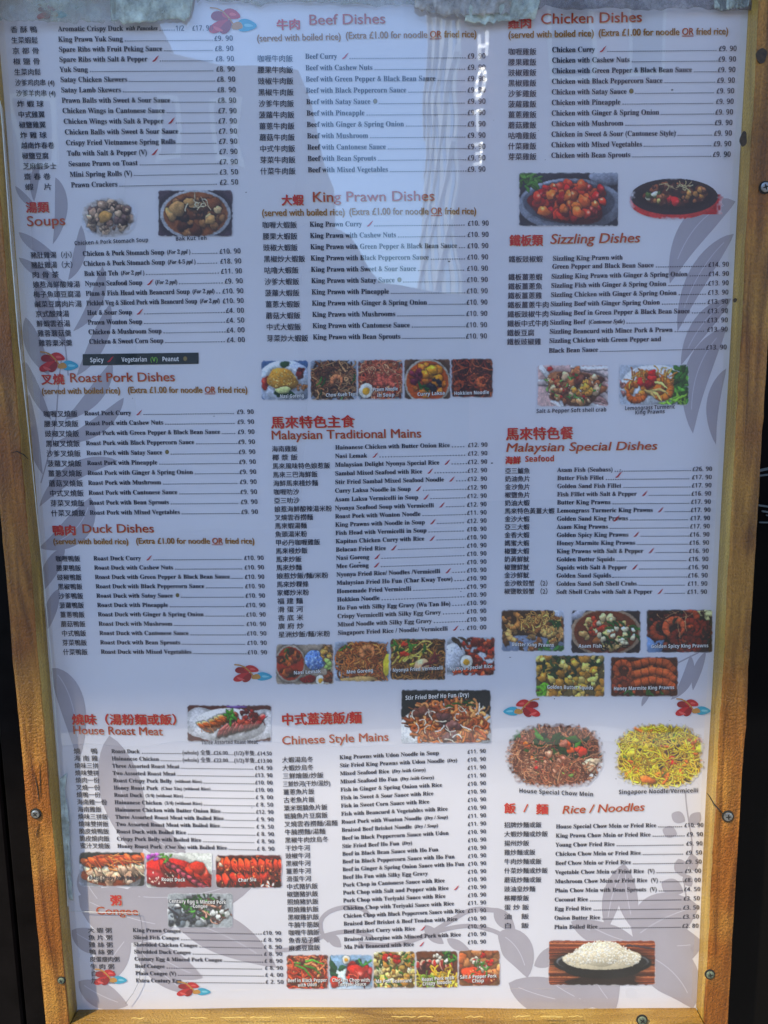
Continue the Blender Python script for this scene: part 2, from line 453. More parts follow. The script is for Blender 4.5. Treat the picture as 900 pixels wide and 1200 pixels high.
sect([('大蝦湯烏冬', 'King Prawns with Udon Noodle in Soup', '£11. 90'), ('大蝦炒烏冬', 'Stir Fried King Prawns with Udon Noodle {i:(Dry)}', '£10. 90'), ('三鮮燴飯/炒飯', 'Mixed Seafood Rice {i:(Dry /with Gravy)}', '£11. 90'),
      ('三鮮炒河(干炒/濕炒)', 'Mixed Seafood Ho Fun {i:(Dry /with Gravy)}', '£11. 90'), ('薑蔥魚片飯', 'Fish in Ginger & Spring Onion with Rice', '£10. 90'), ('古老魚片飯', 'Fish in Sweet & Sour Sauce with Rice', '£10. 90'),
      ('粟米斑腩魚片飯', 'Fish in Sweet Corn Sauce with Rice', '£10. 90'), ('斑腩魚片豆腐飯', 'Fish with Beancurd & Vegetables with Rice', '£10. 90'), ('叉燒雲吞撈麵/湯麵', 'Roast Pork with Wonton Noodle {i:(Dry / Soup)}', '£11. 90'),
      ('牛腩撈麵/湯麵', 'Braised Beef Brisket Noodle {i:(Dry / Soup)}', '£11. 90'), ('黑椒牛肉炆烏冬', 'Beef in Black Peppercorn Sauce with Udon', '£10. 90'), ('干炒牛河', 'Stir Fried Beef Ho Fun {i:(Dry)}', '£10. 90'),
      ('豉椒牛河', 'Beef in Black Bean Sauce with Ho Fun', '£10. 90'), ('黑椒牛河', 'Beef in Black Peppercorn Sauce with Ho Fun', '£10. 90'), ('薑蔥牛河', 'Beef in Ginger & Spring Onion Sauce with Ho Fun', '£10. 90'),
      ('滑蛋牛河', 'Beef Ho Fun with Silky Egg Gravy', '£10. 90'), ('中式豬扒飯', 'Pork Chop in Cantonese Sauce with Rice', '£10. 90'), ('椒鹽豬扒飯', 'Pork Chop with Salt and Pepper with Rice {c}', '£10. 90'),
      ('照燒豬扒飯', 'Pork Chop with Teriyaki Sauce with Rice', '£10. 90'), ('照燒雞扒飯', 'Chicken Chop with Teriyaki Sauce with Rice', '£11. 90'), ('黑椒雞扒飯', 'Chicken Chop with Black Peppercorn Sauce with Rice', '£11. 90'),
      ('牛腩牛筋飯', 'Braised Beef Brisket & Beef Tendon with Rice', '£10. 90'), ('咖喱牛腩飯', 'Beef Brisket Curry with Rice {c}', '£10. 90'), ('魚香茄子飯', 'Braised Aubergine with Minced Pork with Rice', '£10. 90'), ('麻婆豆腐飯', 'Ma Poh Beancurd with Rice {c}', '£10. 90')],
     [(0, 330.3, 890.6), (11, 334, 994), (24, 338.3, 1111)], [(0, 397.7, 888.2), (11, 400.7, 992.2), (24, 403, 1110.5)], [(0, 569, 880.2), (12, 569.5, 993.3), (24, 569.3, 1103.7)],
     ('Beef in Black Peppercorn Sauce with Udon', 125.4), 7.5, 7.3, 3.05, zem=7.3, dots=0)
CK = eleven('Chicken', '雞飯', '£9. 90')
CK = CK[:8] + [('咕嚕雞飯', 'Chicken in Sweet & Sour (Cantonese Style)', '£9. 90'), CK[10], CK[9]]
sect(CK, [(0, 595.3, 60.4), (10, 595.3, 183.5)], [(0, 646.8, 59), (10, 645.8, 182.8)], [(0, 863, 57), (10, 856, 181)],
     ('Chicken with Green Pepper & Black Bean Sauce', 164.3), 9.9, 8.3, 3.45, zem=8.8)
sect([('鐵板豉椒蝦', 'Sizzling King Prawn with', ''), ('', 'Green Pepper and Black Bean Sauce', '£14. 90'), ('鐵板薑蔥蝦', 'Sizzling King Prawn with Ginger & Spring Onion', '£14. 90'), ('鐵板薑蔥魚', 'Sizzling Fish with Ginger & Spring Onion', '£13. 90'),
      ('鐵板薑蔥雞', 'Sizzling Chicken with Ginger & Spring Onion', '£13. 90'), ('鐵板薑蔥牛肉', 'Sizzling Beef with Ginger Spring Onion', '£13. 90'), ('鐵板豉椒牛肉', 'Sizzling Beef in Green Pepper & Black Bean Sauce', '£13. 90'),
      ('鐵板中式牛肉', 'Sizzling Beef {i:(Cantonese Sytle)}', '£13. 90'), ('鐵板豆腐', 'Sizzling Beancurd with Mince Pork & Prawn', '£13. 90'), ('鐵板豉椒雞', 'Sizzling Chicken with Green Pepper and', ''), ('', 'Black Bean Sauce', '£13. 90')],
     [(0, 596, 303.7), (2, 595.5, 324.7), (8, 594, 390), (9, 594, 400.5)], [(0, 647.6, 303.6), (1, 647, 313), (2, 646, 324.6), (5, 645, 356.9), (9, 643.5, 400), (10, 643, 411.5)],
     [(0, 854, 300), (1, 854, 309.9), (2, 854, 320.8), (5, 853, 353.5), (8, 852.5, 386), (10, 851.3, 407)], ('Sizzling Chicken with Ginger & Spring Onion', 147.6), 9.0, 8.0, 3.42)
sect([('亞三鱸魚', 'Asam Fish (Seabass)', '£26. 90'), ('奶油魚片', 'Butter Fish Fillet', '£17. 90'), ('金沙魚片', 'Golden Sand Fish Fillet', '£17. 90'), ('椒鹽魚片', 'Fish Fillet with Salt & Pepper {c}', '£16. 90'),
      ('奶油大蝦', 'Butter King Prawns', '£17. 90'), ('馬來特色黃薑大蝦', 'Lemongrass Turmeric King Prawns {c}', '£17. 90'), ('金沙大蝦', 'Golden Sand King Prawns', '£17. 90'), ('亞三大蝦', 'Asam King Prawns', '£17. 90'),
      ('金香大蝦', 'Golden Spicy King Prawns {c}', '£16. 90'), ('媽蜜大蝦', 'Honey Marmite King Prawns', '£16. 90'), ('椒鹽大蝦', 'King Prawns with Salt & Pepper {c}', '£16. 90'), ('奶黃鮮魷', 'Golden Butter Squids', '£16. 90'),
      ('椒鹽鮮魷', 'Squids with Salt & Pepper {c}', '£16. 90'), ('金沙鮮魷', 'Golden Sand Squids', '£16. 90'), ('金沙軟殼蟹 （2）', 'Golden Sand Soft Shell Crabs', '£11. 90'), ('椒鹽軟殼蟹 （2）', 'Soft Shell Crabs with Salt & Pepper {c}', '£11. 90')],
     [(0, 591.7, 551.7), (15, 590.7, 692.9)], [(0, 653, 551.3), (15, 651.8, 694.3)], [(0, 834.3, 549.7), (15, 828.3, 693.7)], ('Lemongrass Turmeric King Prawns', 112.3), 8.3, 7.3, 3.28, zem=7.6)
sect([('招牌炒麵或飯', 'House Special Chow Mein or Fried Rice', '£10. 90'), ('大蝦炒麵或炒飯', 'King Prawn Chow Mein or Fried Rice', '£9. 90'), ('揚州炒飯', 'Young Chow Fried Rice', '£9. 90'), ('雞炒麵或飯', 'Chicken Chow Mein or Fried Rice', '£9. 50'),
      ('牛肉炒麵或飯', 'Beef Chow Mein or Fried Rice', '£9. 50'), ('什菜炒麵或炒飯', 'Vegetable Chow Mein or Fried Rice  (V)', '£9. 00'), ('蘑菇炒麵或飯', 'Mushroom Chow Mein or Fried Rice  (V)', '£8. 00'),
      ('豉油皇炒麵', 'Plain Chow Mein with Bean Sprouts  (V)', '£4. 50'), ('檳椰漿飯', 'Coconut Rice', '£3. 50'), ('蛋 炒 飯', 'Egg Fried Rice', '£3. 50'), ('油    飯', 'Onion Butter Rice', '£3. 50'), ('白    飯', 'Plain Boiled Rice', '£2. 80')],
     [(0, 590.7, 966.7), (11, 590.5, 1084.7)], [(0, 651.3, 969.2), (11, 649.3, 1087)], [(0, 824, 967), (11, 818.3, 1085)], ('House Special Chow Mein or Fried Rice', 117.7), 7.6, 7.3, 3.15, zem=7.2, dots=2.4)

# headings: style, text, left, right, middle y at left, at right, letter height, ink
HEADS = [[('zhb', '湯類', 30, 57, 243, 242.5, 13.5, 'red'), ('sans', 'Soups', 31, 76, 260.5, 259, 17, 'head')],
         [('zhb', '叉燒', 48, 75, 444.5, 444, 13.5, 'red'), ('sans', 'Roast Pork Dishes', 81, 204.5, 443.8, 442.5, 15.5, 'head')],
         [('zhb', '鴨肉', 61, 88, 621.5, 621, 13, 'red'), ('sans', 'Duck Dishes', 95.5, 180, 620.6, 620, 14.5, 'head')],
         [('zhb', '燒味（湯粉麵或飯）', 84, 206, 843, 843, 13.5, 'red'), ('sans', 'House Roast Meat', 85, 190.5, 856.5, 858, 13.8, 'head')],
         [('zhb', '粥', 129, 142, 1055, 1055, 13, 'red'), ('sans', 'Congee', 112, 161.5, 1068, 1069, 13, 'head')],
         [('zhb', '牛肉', 323.7, 351, 29, 28, 13.5, 'red'), ('sans', 'Beef Dishes', 361.3, 451.2, 24.5, 22.7, 17.5, 'head')],
         [('zhb', '大蝦', 329.6, 355.5, 234.5, 234, 13.5, 'red'), ('sans', 'King Prawn Dishes', 365.4, 509, 232, 230.5, 17, 'head')],
         [('zhb', '馬來特色主食', 317.3, 415.5, 495, 493.5, 15.5, 'red'), ('sans', 'Malaysian Traditional Mains', 317.3, 493.3, 511, 508.6, 15, 'head')],
         [('zhb', '中式蓋澆飯/麵', 329.5, 423.4, 843, 840.5, 15, 'red'), ('sans', 'Chinese Style Mains', 330, 455, 868.8, 864.2, 14, 'head')],
         [('zhb', '雞肉', 595, 622, 27, 26.5, 13.5, 'red'), ('sans', 'Chicken Dishes', 633.3, 752, 23.3, 20.8, 17.5, 'head')],
         [('zhb', '鐵板類', 597, 636, 281.7, 281.3, 14, 'red'), ('ital2', 'Sizzling Dishes', 644, 749, 281.3, 279.5, 16.5, 'head')],
         [('zhb', '馬來特色餐', 592.7, 671.5, 508.5, 507, 16, 'red'), ('ital2', 'Malaysian Special Dishes', 592, 769.3, 525.5, 523, 14.5, 'head')],
         [('zhb', '海鮮', 592, 610, 539.3, 539, 9.5, 'red'), ('sansb', 'Seafood', 615, 649, 538.6, 538, 9.5, 'red')],
         [('zhb', '飯', 590.7, 604, 947, 947, 13, 'red'), ('sansb', '/', 613, 619, 948, 948, 13, 'red'), ('zhb', '麵', 628, 642, 948, 948, 13, 'red'), ('ital2', 'Rice / Noodles', 658, 754.3, 950, 946.3, 13.5, 'head')]]
SUBS = [(48.5, 140.3, 459, 458, 149.3, 289.5, 457.6, 457.3, 10.5), (62, 150, 635, 635, 159, 297.7, 634.5, 634.5, 9.8), (300.7, 399, 45.5, 43.3, 404.7, 558, 42.2, 40.3, 11.5),
        (306.5, 403.7, 250, 249, 408.8, 557.7, 248.6, 247.8, 11.5), (595.3, 695.6, 41.5, 39.3, 701, 853, 39, 37, 11.5)]
SUBA, SUBB1, SUBOR, SUBB2 = '(served with boiled rice)', '(Extra £1.00 for noodle', 'OR', 'fried rice)'

STY['ital2'] = (lambda s: s, 0.0, 1.0)
BOLD = {'zh': [(-.13, 0), (.13, .08)], 'price': [(-.2, 0), (.2, .12)], 'zhb': [(-.5, -.2), (0, 0), (.5, .2), (0, .4)], 'sans': [(-.2, 0), (.2, .1)], 'ital2': [(-.2, 0), (.2, .1)], 'serif': [(-.1, -.06), (.1, .06)], 'ital': [(-.14, 0), (.14, 0)]}
SHEAR = {'ital2': 0.2}
for s_ in SECT:
    for zh, en, pr in s_['rows']:
        if zh: WANT.add(('zh', zh))
        if pr and '(' in pr: WANT.add(('zh', pr))
        elif pr: WANT.add(('price', pr))
        for part in en.replace('{', '\n{').replace('}', '}\n').split('\n'):
            part = part.strip()
            if not part or part in ('{c}', '{n}'): continue
            if part.startswith('{i:'): WANT.add(('ital', part[3:-1]))
            elif part.startswith('{s:'): WANT.add(('serif', part[3:-1]))
            else: WANT.add(('serif', part))
    WANT.add(('serif', s_['cal'][0]))
for h in HEADS:
    for t_ in h: WANT.add((t_[0], t_[1]))
for t_ in (SUBA, SUBB1, SUBOR, SUBB2): WANT.add(('sans', t_))
for t_ in ('Spicy', 'Vegetarian', '(V)', 'Peanut'): WANT.add(('sansb', t_))

# ------------------------------------------------------------------ photographs printed on the menu: (box, caption lines, recipe)
PH = [
    (('oval'), (92, 230, 162, 279), [('Chicken & Pork Stomach Soup', 87, 173.5, 285.5, 281.5, 'ink')], 'stomach', 'photo of pale tripe and chicken soup with soft white edges'),
    (('rect'), (185, 222.5, 273, 277), [('Bak Kut Teh', 205.5, 242, 280.3, 279.3, 'ink')], 'bakkut', 'photo of a white bowl of dark meat broth'),
    (('rect'), (306, 422, 361, 469), [('Nasi Goreng', 328, 356, 465, 464, 'white')], 'nasigoreng', 'photo of a yellow rice mound on a white plate'),
    (('rect'), (363.5, 421.5, 418, 469), [('Chow Kueh Teow', 382, 420, 463.5, 462, 'white')], 'kwayteow', 'photo of dark flat noodles with one prawn'),
    (('rect'), (419, 421, 472, 468), [('Prawn Noodle', 437, 466, 457, 456, 'white'), ('in Soup', 442, 462, 463.5, 463, 'white')], 'prawnnoodle', 'photo of pink prawn noodles with half an egg'),
    (('rect'), (473, 420.5, 528, 468), [('Curry Laksa', 489, 521, 462.5, 461, 'white')], 'laksa', 'photo of orange curry laksa in a white bowl'),
    (('rect'), (528.5, 420, 578, 466), [('Hokkien Noodle', 532, 573, 461.5, 460, 'white')], 'hokkien', 'photo of dark red hokkien noodles'),
    (('rect'), (323, 754.5, 391, 802.5), [('Nasi Lemak', 344, 376, 789, 787, 'white')], 'nasilemak', 'photo of curry bowl beside blue rice and half an egg'),
    (('rect'), (391.5, 751, 456.5, 799), [('Mee Goreng', 406, 437, 788, 786, 'white')], 'meegoreng', 'photo of orange noodles with a curled prawn and lemon'),
    (('rect'), (457, 748, 522.5, 797), [('Nyonya Fried Vermicelli', 460, 519, 786, 783, 'white')], 'nyonya', 'photo of brown vermicelli with yellow strips and a prawn'),
    (('rect'), (522.5, 746, 580.5, 792), [('Nyonya Special Rice', 527, 577, 784.5, 781, 'white')], 'nyonyarice', 'photo of white rice and egg beside red stew'),
    (('rect'), (219, 826, 318, 869), [('Three Assorted Roast Meat', 235.7, 302, 870.6, 870, 'ink')], 'threemeat', 'photo of three sliced roast meats on a square plate'),
    (('rect'), (92.5, 998, 170, 1039), [('Roast Crispy Pork Belly', 104, 160, 1029, 1029.5, 'ink')], 'porkbelly', 'photo of crisp orange pork belly slices'),
    (('rect'), (171, 999, 249, 1041), [('Roast Duck', 189, 217, 1031, 1031.5, 'white')], 'roastduck', 'photo of glossy red roast duck with a pink flower'),
    (('rect'), (252.5, 1001.5, 330.5, 1041), [('Char Siu', 279, 300, 1032, 1031, 'white')], 'charsiu', 'photo of chopped dark red barbecue pork'),
    (('rect'), (196, 1046.5, 272.5, 1087), [('Century Egg & Minced Pork', 198, 265, 1056.5, 1058, 'white'), ('Congee', 226, 243, 1062.5, 1062.5, 'white')], 'congee', 'photo of grey congee with green herbs'),
    (('rect'), (469.5, 808, 575.5, 871), [('Stir Fried Beef Ho Fun (Dry)', 475, 549.5, 818.5, 814.5, 'white')], 'hofun', 'photo of stir fried flat noodles with beef on dark ground'),
    (('rect'), (335.5, 1118.5, 384.5, 1159), [('Beef in Black Pepper', 337, 383, 1149.5, 1149, 'white'), ('with Udon', 349, 371, 1155, 1154, 'white')], 'udon', 'photo of red udon noodles with spring onion'),
    (('rect'), (385.5, 1118.5, 437, 1159), [('Chicken Chop with', 389, 433, 1149, 1149, 'white'), ('Teriyaki Sauce', 396, 429, 1154, 1153.5, 'white')], 'teriyaki', 'photo of red glazed chicken chop on blue ground'),
    (('rect'), (437, 1114.5, 487, 1158), [('Ma Poh Beancurd', 440, 482, 1150.5, 1149.5, 'white')], 'beancurd', 'photo of yellow bean curd cubes with herbs'),
    (('rect'), (487, 1114, 537, 1158), [('Roast Pork with', 494, 532, 1148.5, 1146, 'white'), ('Crispy Noodle', 495, 529, 1153.5, 1151, 'white')], 'duckegg', 'photo of dark roast slices beside yellow egg noodles'),
    (('rect'), (537, 1113, 586, 1155.5), [('Salt & Pepper Pork', 539, 582, 1145.5, 1144, 'white'), ('Chop', 553, 567, 1150, 1149.5, 'white')], 'porkchop', 'photo of brown pork chop with red and white garnish'),
    (('rect'), (608, 202, 724.5, 265), [], 'sweetsour', 'photo of shiny red sweet and sour pieces on a grey plate'),
    (('free'), (736, 207, 850, 258), [], 'sizzling', 'photo of an oval black sizzling plate on a red board'),
    (('rect'), (629.5, 427.5, 713, 476.5), [('Salt & Pepper Soft shell crab', 628.5, 710.5, 482.3, 480.5, 'ink')], 'crab', 'photo of fried crab with peppers on pink and white ground'),
    (('rect'), (725.5, 427, 807.5, 475), [('Lemongrass Turmeric', 732, 791, 479, 477, 'ink'), ('King Prawns', 744, 779, 484, 482.5, 'ink')], 'lemongrass', 'photo of orange prawns beside green salad leaves'),
    (('rect'), (587.5, 714.5, 661.5, 763.5), [('Butter King Prawns', 600, 649, 755.5, 756.5, 'white')], 'butterprawn', 'photo of golden battered prawns with green leaves'),
    (('rect'), (669, 715, 751, 765.5), [('Asam Fish', 678, 705, 757.5, 757.5, 'white')], 'asamfish', 'photo of fish slices with green beans in an oval dish'),
    (('rect'), (757.5, 714, 835.5, 765), [('Golden Spicy King Prawns', 763, 830, 758, 757, 'white')], 'spicyprawn', 'photo of dark red spicy prawns'),
    (('rect'), (627.5, 767.5, 708.5, 816.5), [('Golden Butter Squids', 641, 695, 805.5, 806.5, 'white')], 'squid', 'photo of yellow battered squid with dark leaves'),
    (('rect'), (715, 769.5, 795, 816.5), [('Honey Marmite King Prawns', 719, 790, 807.5, 806, 'white')], 'honeyprawn', 'photo of large glazed brown prawns'),
    (('oval2'), (590, 846, 711, 925), [('House Special Chow Mein', 608, 695, 927, 931.5, 'ink')], 'chowmein', 'photo of brown chow mein heaped with vegetables'),
    (('oval2'), (718, 845, 828, 926), [('Singapore Noodle/Vermicelli', 725, 818, 928.8, 926.8, 'ink')], 'singapore', 'photo of bright yellow vermicelli noodles'),
    (('clean'), (642.5, 1101.5, 768.5, 1155), [], 'rice', 'photo of a white rice heap in a black bowl on a wooden table'),
]
for p_ in PH:
    for c_ in p_[2]: WANT.add(('sansb', c_[0]))

build_text()

# ------------------------------------------------------------------ painter for the printed photographs
SS = 3


def vnoise(h, w, cell, rng):
    gh, gw = int(h / cell) + 3, int(w / cell) + 3
    g = rng.random((gh, gw))
    y = np.arange(h) / cell; x = np.arange(w) / cell
    iy = y.astype(int); ix = x.astype(int)
    fy = (y - iy)[:, None]; fx = (x - ix)[None]
    fy = fy * fy * (3 - 2 * fy); fx = fx * fx * (3 - 2 * fx)
    a = g[iy][:, ix]; b = g[iy][:, ix + 1]; c = g[iy + 1][:, ix]; d = g[iy + 1][:, ix + 1]
    return a * (1 - fy) * (1 - fx) + b * (1 - fy) * fx + c * fy * (1 - fx) + d * fy * fx


class Paint:
    def __init__(s, w, h, seed, bg):
        s.w, s.h = w, h
        s.W, s.H = int(w * SS), int(h * SS)
        s.a = np.zeros((s.H, s.W, 3)) + np.array(bg, float) / 255
        s.r = np.random.default_rng(seed)
        s.al = np.ones((s.H, s.W))
    def _win(s, x0, x1, y0, y1):
        a = max(0, int(x0 * SS)); b = min(s.W, int(x1 * SS) + 2); c = max(0, int(y0 * SS)); d = min(s.H, int(y1 * SS) + 2)
        if b <= a or d <= c: return None
        Y, X = np.mgrid[c:d, a:b]
        return slice(c, d), slice(a, b), (X + 0.5) / SS, (Y + 0.5) / SS
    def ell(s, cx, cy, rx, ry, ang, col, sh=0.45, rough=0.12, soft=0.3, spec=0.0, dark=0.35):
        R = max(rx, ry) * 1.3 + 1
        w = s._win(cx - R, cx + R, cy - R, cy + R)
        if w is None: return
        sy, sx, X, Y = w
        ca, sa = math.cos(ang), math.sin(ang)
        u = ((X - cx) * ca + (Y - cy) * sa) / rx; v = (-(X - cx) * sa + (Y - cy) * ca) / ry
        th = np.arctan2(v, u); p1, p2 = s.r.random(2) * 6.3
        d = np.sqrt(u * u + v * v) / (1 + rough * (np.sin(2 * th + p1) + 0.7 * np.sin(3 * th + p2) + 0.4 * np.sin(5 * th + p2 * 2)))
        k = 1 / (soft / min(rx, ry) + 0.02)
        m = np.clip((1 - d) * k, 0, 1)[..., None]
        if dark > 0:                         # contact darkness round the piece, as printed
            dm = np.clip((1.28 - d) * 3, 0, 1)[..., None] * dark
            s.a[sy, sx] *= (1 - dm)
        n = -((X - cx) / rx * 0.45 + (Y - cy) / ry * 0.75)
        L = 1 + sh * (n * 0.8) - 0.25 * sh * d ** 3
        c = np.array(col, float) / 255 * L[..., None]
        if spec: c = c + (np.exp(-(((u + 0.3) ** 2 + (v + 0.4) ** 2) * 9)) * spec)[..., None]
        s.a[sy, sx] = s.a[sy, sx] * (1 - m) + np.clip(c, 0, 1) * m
    def stroke(s, pts, wd, col, sh=0.6, dark=0.4, taper=False, seg=0):
        pts = np.asarray(pts, float)
        x0, y0 = pts.min(0) - wd - 1; x1, y1 = pts.max(0) + wd + 1
        w = s._win(x0, x1, y0, y1)
        if w is None: return
        sy, sx, X, Y = w
        D = np.full(X.shape, 1e9); S = np.zeros(X.shape); side = np.zeros(X.shape); T = np.zeros(X.shape)
        n = len(pts) - 1
        for i in range(n):
            ax, ay = pts[i]; bx, by = pts[i + 1]
            dx, dy = bx - ax, by - ay; l2 = dx * dx + dy * dy + 1e-9
            t = np.clip(((X - ax) * dx + (Y - ay) * dy) / l2, 0, 1)
            ex = X - ax - t * dx; ey = Y - ay - t * dy
            dd = np.sqrt(ex * ex + ey * ey)
            k = dd < D
            D = np.where(k, dd, D); side = np.where(k, -(ex * 0.4 + ey * 0.9), side); T = np.where(k, (i + t) / n, T)
        hw = wd / 2 * (np.ones(X.shape) if not taper else (0.25 + 0.75 * np.sin(np.pi * np.clip(T * 0.8 + 0.18, 0, 1))))
        m = np.clip((hw - D) * SS * 0.8 + 0.5, 0, 1)[..., None]
        if dark: s.a[sy, sx] *= 1 - dark * np.clip(1.3 - D / (hw + 0.3), 0, 1)[..., None]
        L = 0.82 + sh * 0.7 * (side / hw) + 0.25 * (1 - (D / hw) ** 2)
        if seg: L = L * (1 - 0.28 * (np.abs(np.sin(T * seg * np.pi)) < 0.28))
        c = np.clip(np.array(col, float) / 255 * L[..., None], 0, 1)
        s.a[sy, sx] = s.a[sy, sx] * (1 - m) + c * m
    def pick(s, cols):
        c = np.array(cols[s.r.integers(len(cols))], float)
        return np.clip(c * (0.82 + 0.36 * s.r.random()), 0, 255)
    def spot(s, reg):
        if reg is None: return s.r.random() * s.w, s.r.random() * s.h
        cx, cy, rx, ry = reg
        a = s.r.random() * 6.283; q = math.sqrt(s.r.random())
        return cx + rx * q * math.cos(a), cy + ry * q * math.sin(a)
    def noodles(s, n, cols, wd, ln, curl=0.5, reg=None, ang=None):
        for _ in range(n):
            x, y = s.spot(reg); a = s.r.random() * 6.283 if ang is None else ang + s.r.normal() * 0.4
            k = s.r.normal() * curl; P = [(x, y)]
            for i in range(8):
                x += math.cos(a) * ln / 8; y += math.sin(a) * ln / 8; a += k * 0.8 + s.r.normal() * 0.12
                P.append((x, y))
            s.stroke(P, wd * (0.75 + 0.5 * s.r.random()), s.pick(cols))
    def chunks(s, n, cols, r0, r1, reg=None, asp=0.65, spec=0.25, sh=0.5, rough=0.14):
        for _ in range(n):
            x, y = s.spot(reg); r = r0 + (r1 - r0) * s.r.random()
            s.ell(x, y, r, r * (asp + 0.3 * s.r.random()), s.r.random() * 3.14, s.pick(cols), spec=spec * s.r.random(), sh=sh, rough=rough)
    def flecks(s, n, cols, r=0.8, reg=None):
        for _ in range(n):
            x, y = s.spot(reg)
            s.ell(x, y, r * (0.5 + s.r.random()), r * 0.7, s.r.random() * 3.14, s.pick(cols), dark=0, sh=0.2)
    def prawn(s, cx, cy, r, a0, col, span=4.2, wd=None, seg=6):
        P = [(cx + r * math.cos(a0 + span * i / 12) * (1 - 0.02 * i), cy + r * 0.8 * math.sin(a0 + span * i / 12)) for i in range(13)]
        s.stroke(P, wd or r * 0.85, col, sh=0.55, taper=True, seg=seg)
        s.stroke([P[-1], (P[-1][0] + r * 0.4 * math.cos(a0 + span + 1.6), P[-1][1] + r * 0.4 * math.sin(a0 + span + 1.6))], r * 0.4, np.array(col) * 0.8, taper=True)
    def leaves(s, n, cols, ln, wd, reg=None, ang=None):
        for _ in range(n):
            x, y = s.spot(reg); a = s.r.random() * 6.283 if ang is None else ang + s.r.normal() * 0.3
            l = ln * (0.6 + 0.7 * s.r.random())
            s.stroke([(x, y), (x + l / 2 * math.cos(a), y + l / 2 * math.sin(a)), (x + l * math.cos(a + 0.3), y + l * math.sin(a + 0.3))], wd, s.pick(cols), taper=True, sh=0.5)
    def bowl(s, cx, cy, rx, ry, rim, inside, lip=0.12):
        s.ell(cx, cy, rx, ry, 0, rim, sh=0.15, rough=0, dark=0.3)
        s.ell(cx, cy, rx * (1 - lip), ry * (1 - lip), 0, inside, sh=0.1, rough=0, dark=0.25)
    def egg(s, cx, cy, r):
        s.ell(cx, cy, r, r * 1.15, 0.2, (244, 240, 228), sh=0.15, rough=0.02)
        s.ell(cx, cy + r * 0.1, r * 0.55, r * 0.55, 0, (238, 178, 40), sh=0.3, rough=0.03, dark=0.05)
    def slices(s, x, y, dx, dy, n, lx, ly, wd, col, edge=None):
        for i in range(n):
            a, b = x + dx * i + lx / 2 + s.r.normal() * .5, y + dy * i + ly / 2 + s.r.normal() * .5
            ln = math.hypot(lx, ly) / 2 + wd * .5; an = math.atan2(ly, lx) + s.r.normal() * .08
            if edge: s.ell(a, b, ln, wd * .78, an, edge, rough=.05, dark=.5)
            s.ell(a + .8, b + (.9 if edge else 0), ln * .95, wd * .62, an, s.pick([col]), rough=.07, dark=.1 if edge else .55, sh=.6, spec=.15)
            s.noodles(3, [tuple(np.array(col) * .7), tuple(np.minimum(255, np.array(col) * 1.3))], wd * .14, ln * .9, .1, (a, b, ln * .6, wd * .4), an)
    def finish(s, mode):
        n = vnoise(s.H, s.W, 5, s.r) * 0.22 + vnoise(s.H, s.W, 2.2, s.r) * 0.16 + vnoise(s.H, s.W, 17, s.r) * 0.2
        wrp = 2.6 if mode != 'clean' else 0.5
        wy = (vnoise(s.H, s.W, 7, s.r) - 0.5) * wrp + (vnoise(s.H, s.W, 3, s.r) - 0.5) * wrp * .5
        wx = (vnoise(s.H, s.W, 7, s.r) - 0.5) * wrp + (vnoise(s.H, s.W, 3, s.r) - 0.5) * wrp * .5
        yy, xx = np.mgrid[0:s.H, 0:s.W]
        yy = np.clip((yy + wy).astype(int), 0, s.H - 1); xx = np.clip((xx + wx).astype(int), 0, s.W - 1)
        if mode != 'free': s.a = s.a[yy, xx]
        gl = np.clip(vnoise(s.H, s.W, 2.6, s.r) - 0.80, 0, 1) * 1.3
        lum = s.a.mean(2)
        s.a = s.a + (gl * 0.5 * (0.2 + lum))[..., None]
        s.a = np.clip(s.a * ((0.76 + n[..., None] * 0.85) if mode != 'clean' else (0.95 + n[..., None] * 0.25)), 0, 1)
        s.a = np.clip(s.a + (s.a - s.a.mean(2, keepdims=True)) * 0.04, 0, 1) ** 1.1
        Y, X = np.mgrid[0:s.H, 0:s.W]
        X = (X + 0.5) / SS; Y = (Y + 0.5) / SS
        wob = (vnoise(s.H, s.W, 9, s.r) - 0.5) * 1.4
        if mode in ('rect', 'clean'):
            e = np.minimum(np.minimum(X, s.w - X), np.minimum(Y, s.h - Y))
            cr = 4.0
            qx = np.maximum(cr - np.minimum(X, s.w - X), 0); qy = np.maximum(cr - np.minimum(Y, s.h - Y), 0)
            e = np.minimum(e, cr - np.sqrt(qx * qx + qy * qy)) + wob
            s.al *= np.clip((e - 0.1) / 1.7, 0, 1)
        else:
            pw = {'oval': 2.2, 'oval2': 2.8, 'free': 12}[mode]
            q = (np.abs(X / s.w * 2 - 1) ** pw + np.abs(Y / s.h * 2 - 1) ** pw) ** (1 / pw)
            w2 = (vnoise(s.H, s.W, 8, s.r) - 0.5)
            s.al *= np.clip((0.96 - q + w2 * 0.12) * (6 if mode == 'oval' else 9), 0, 1)
        return s.a, s.al


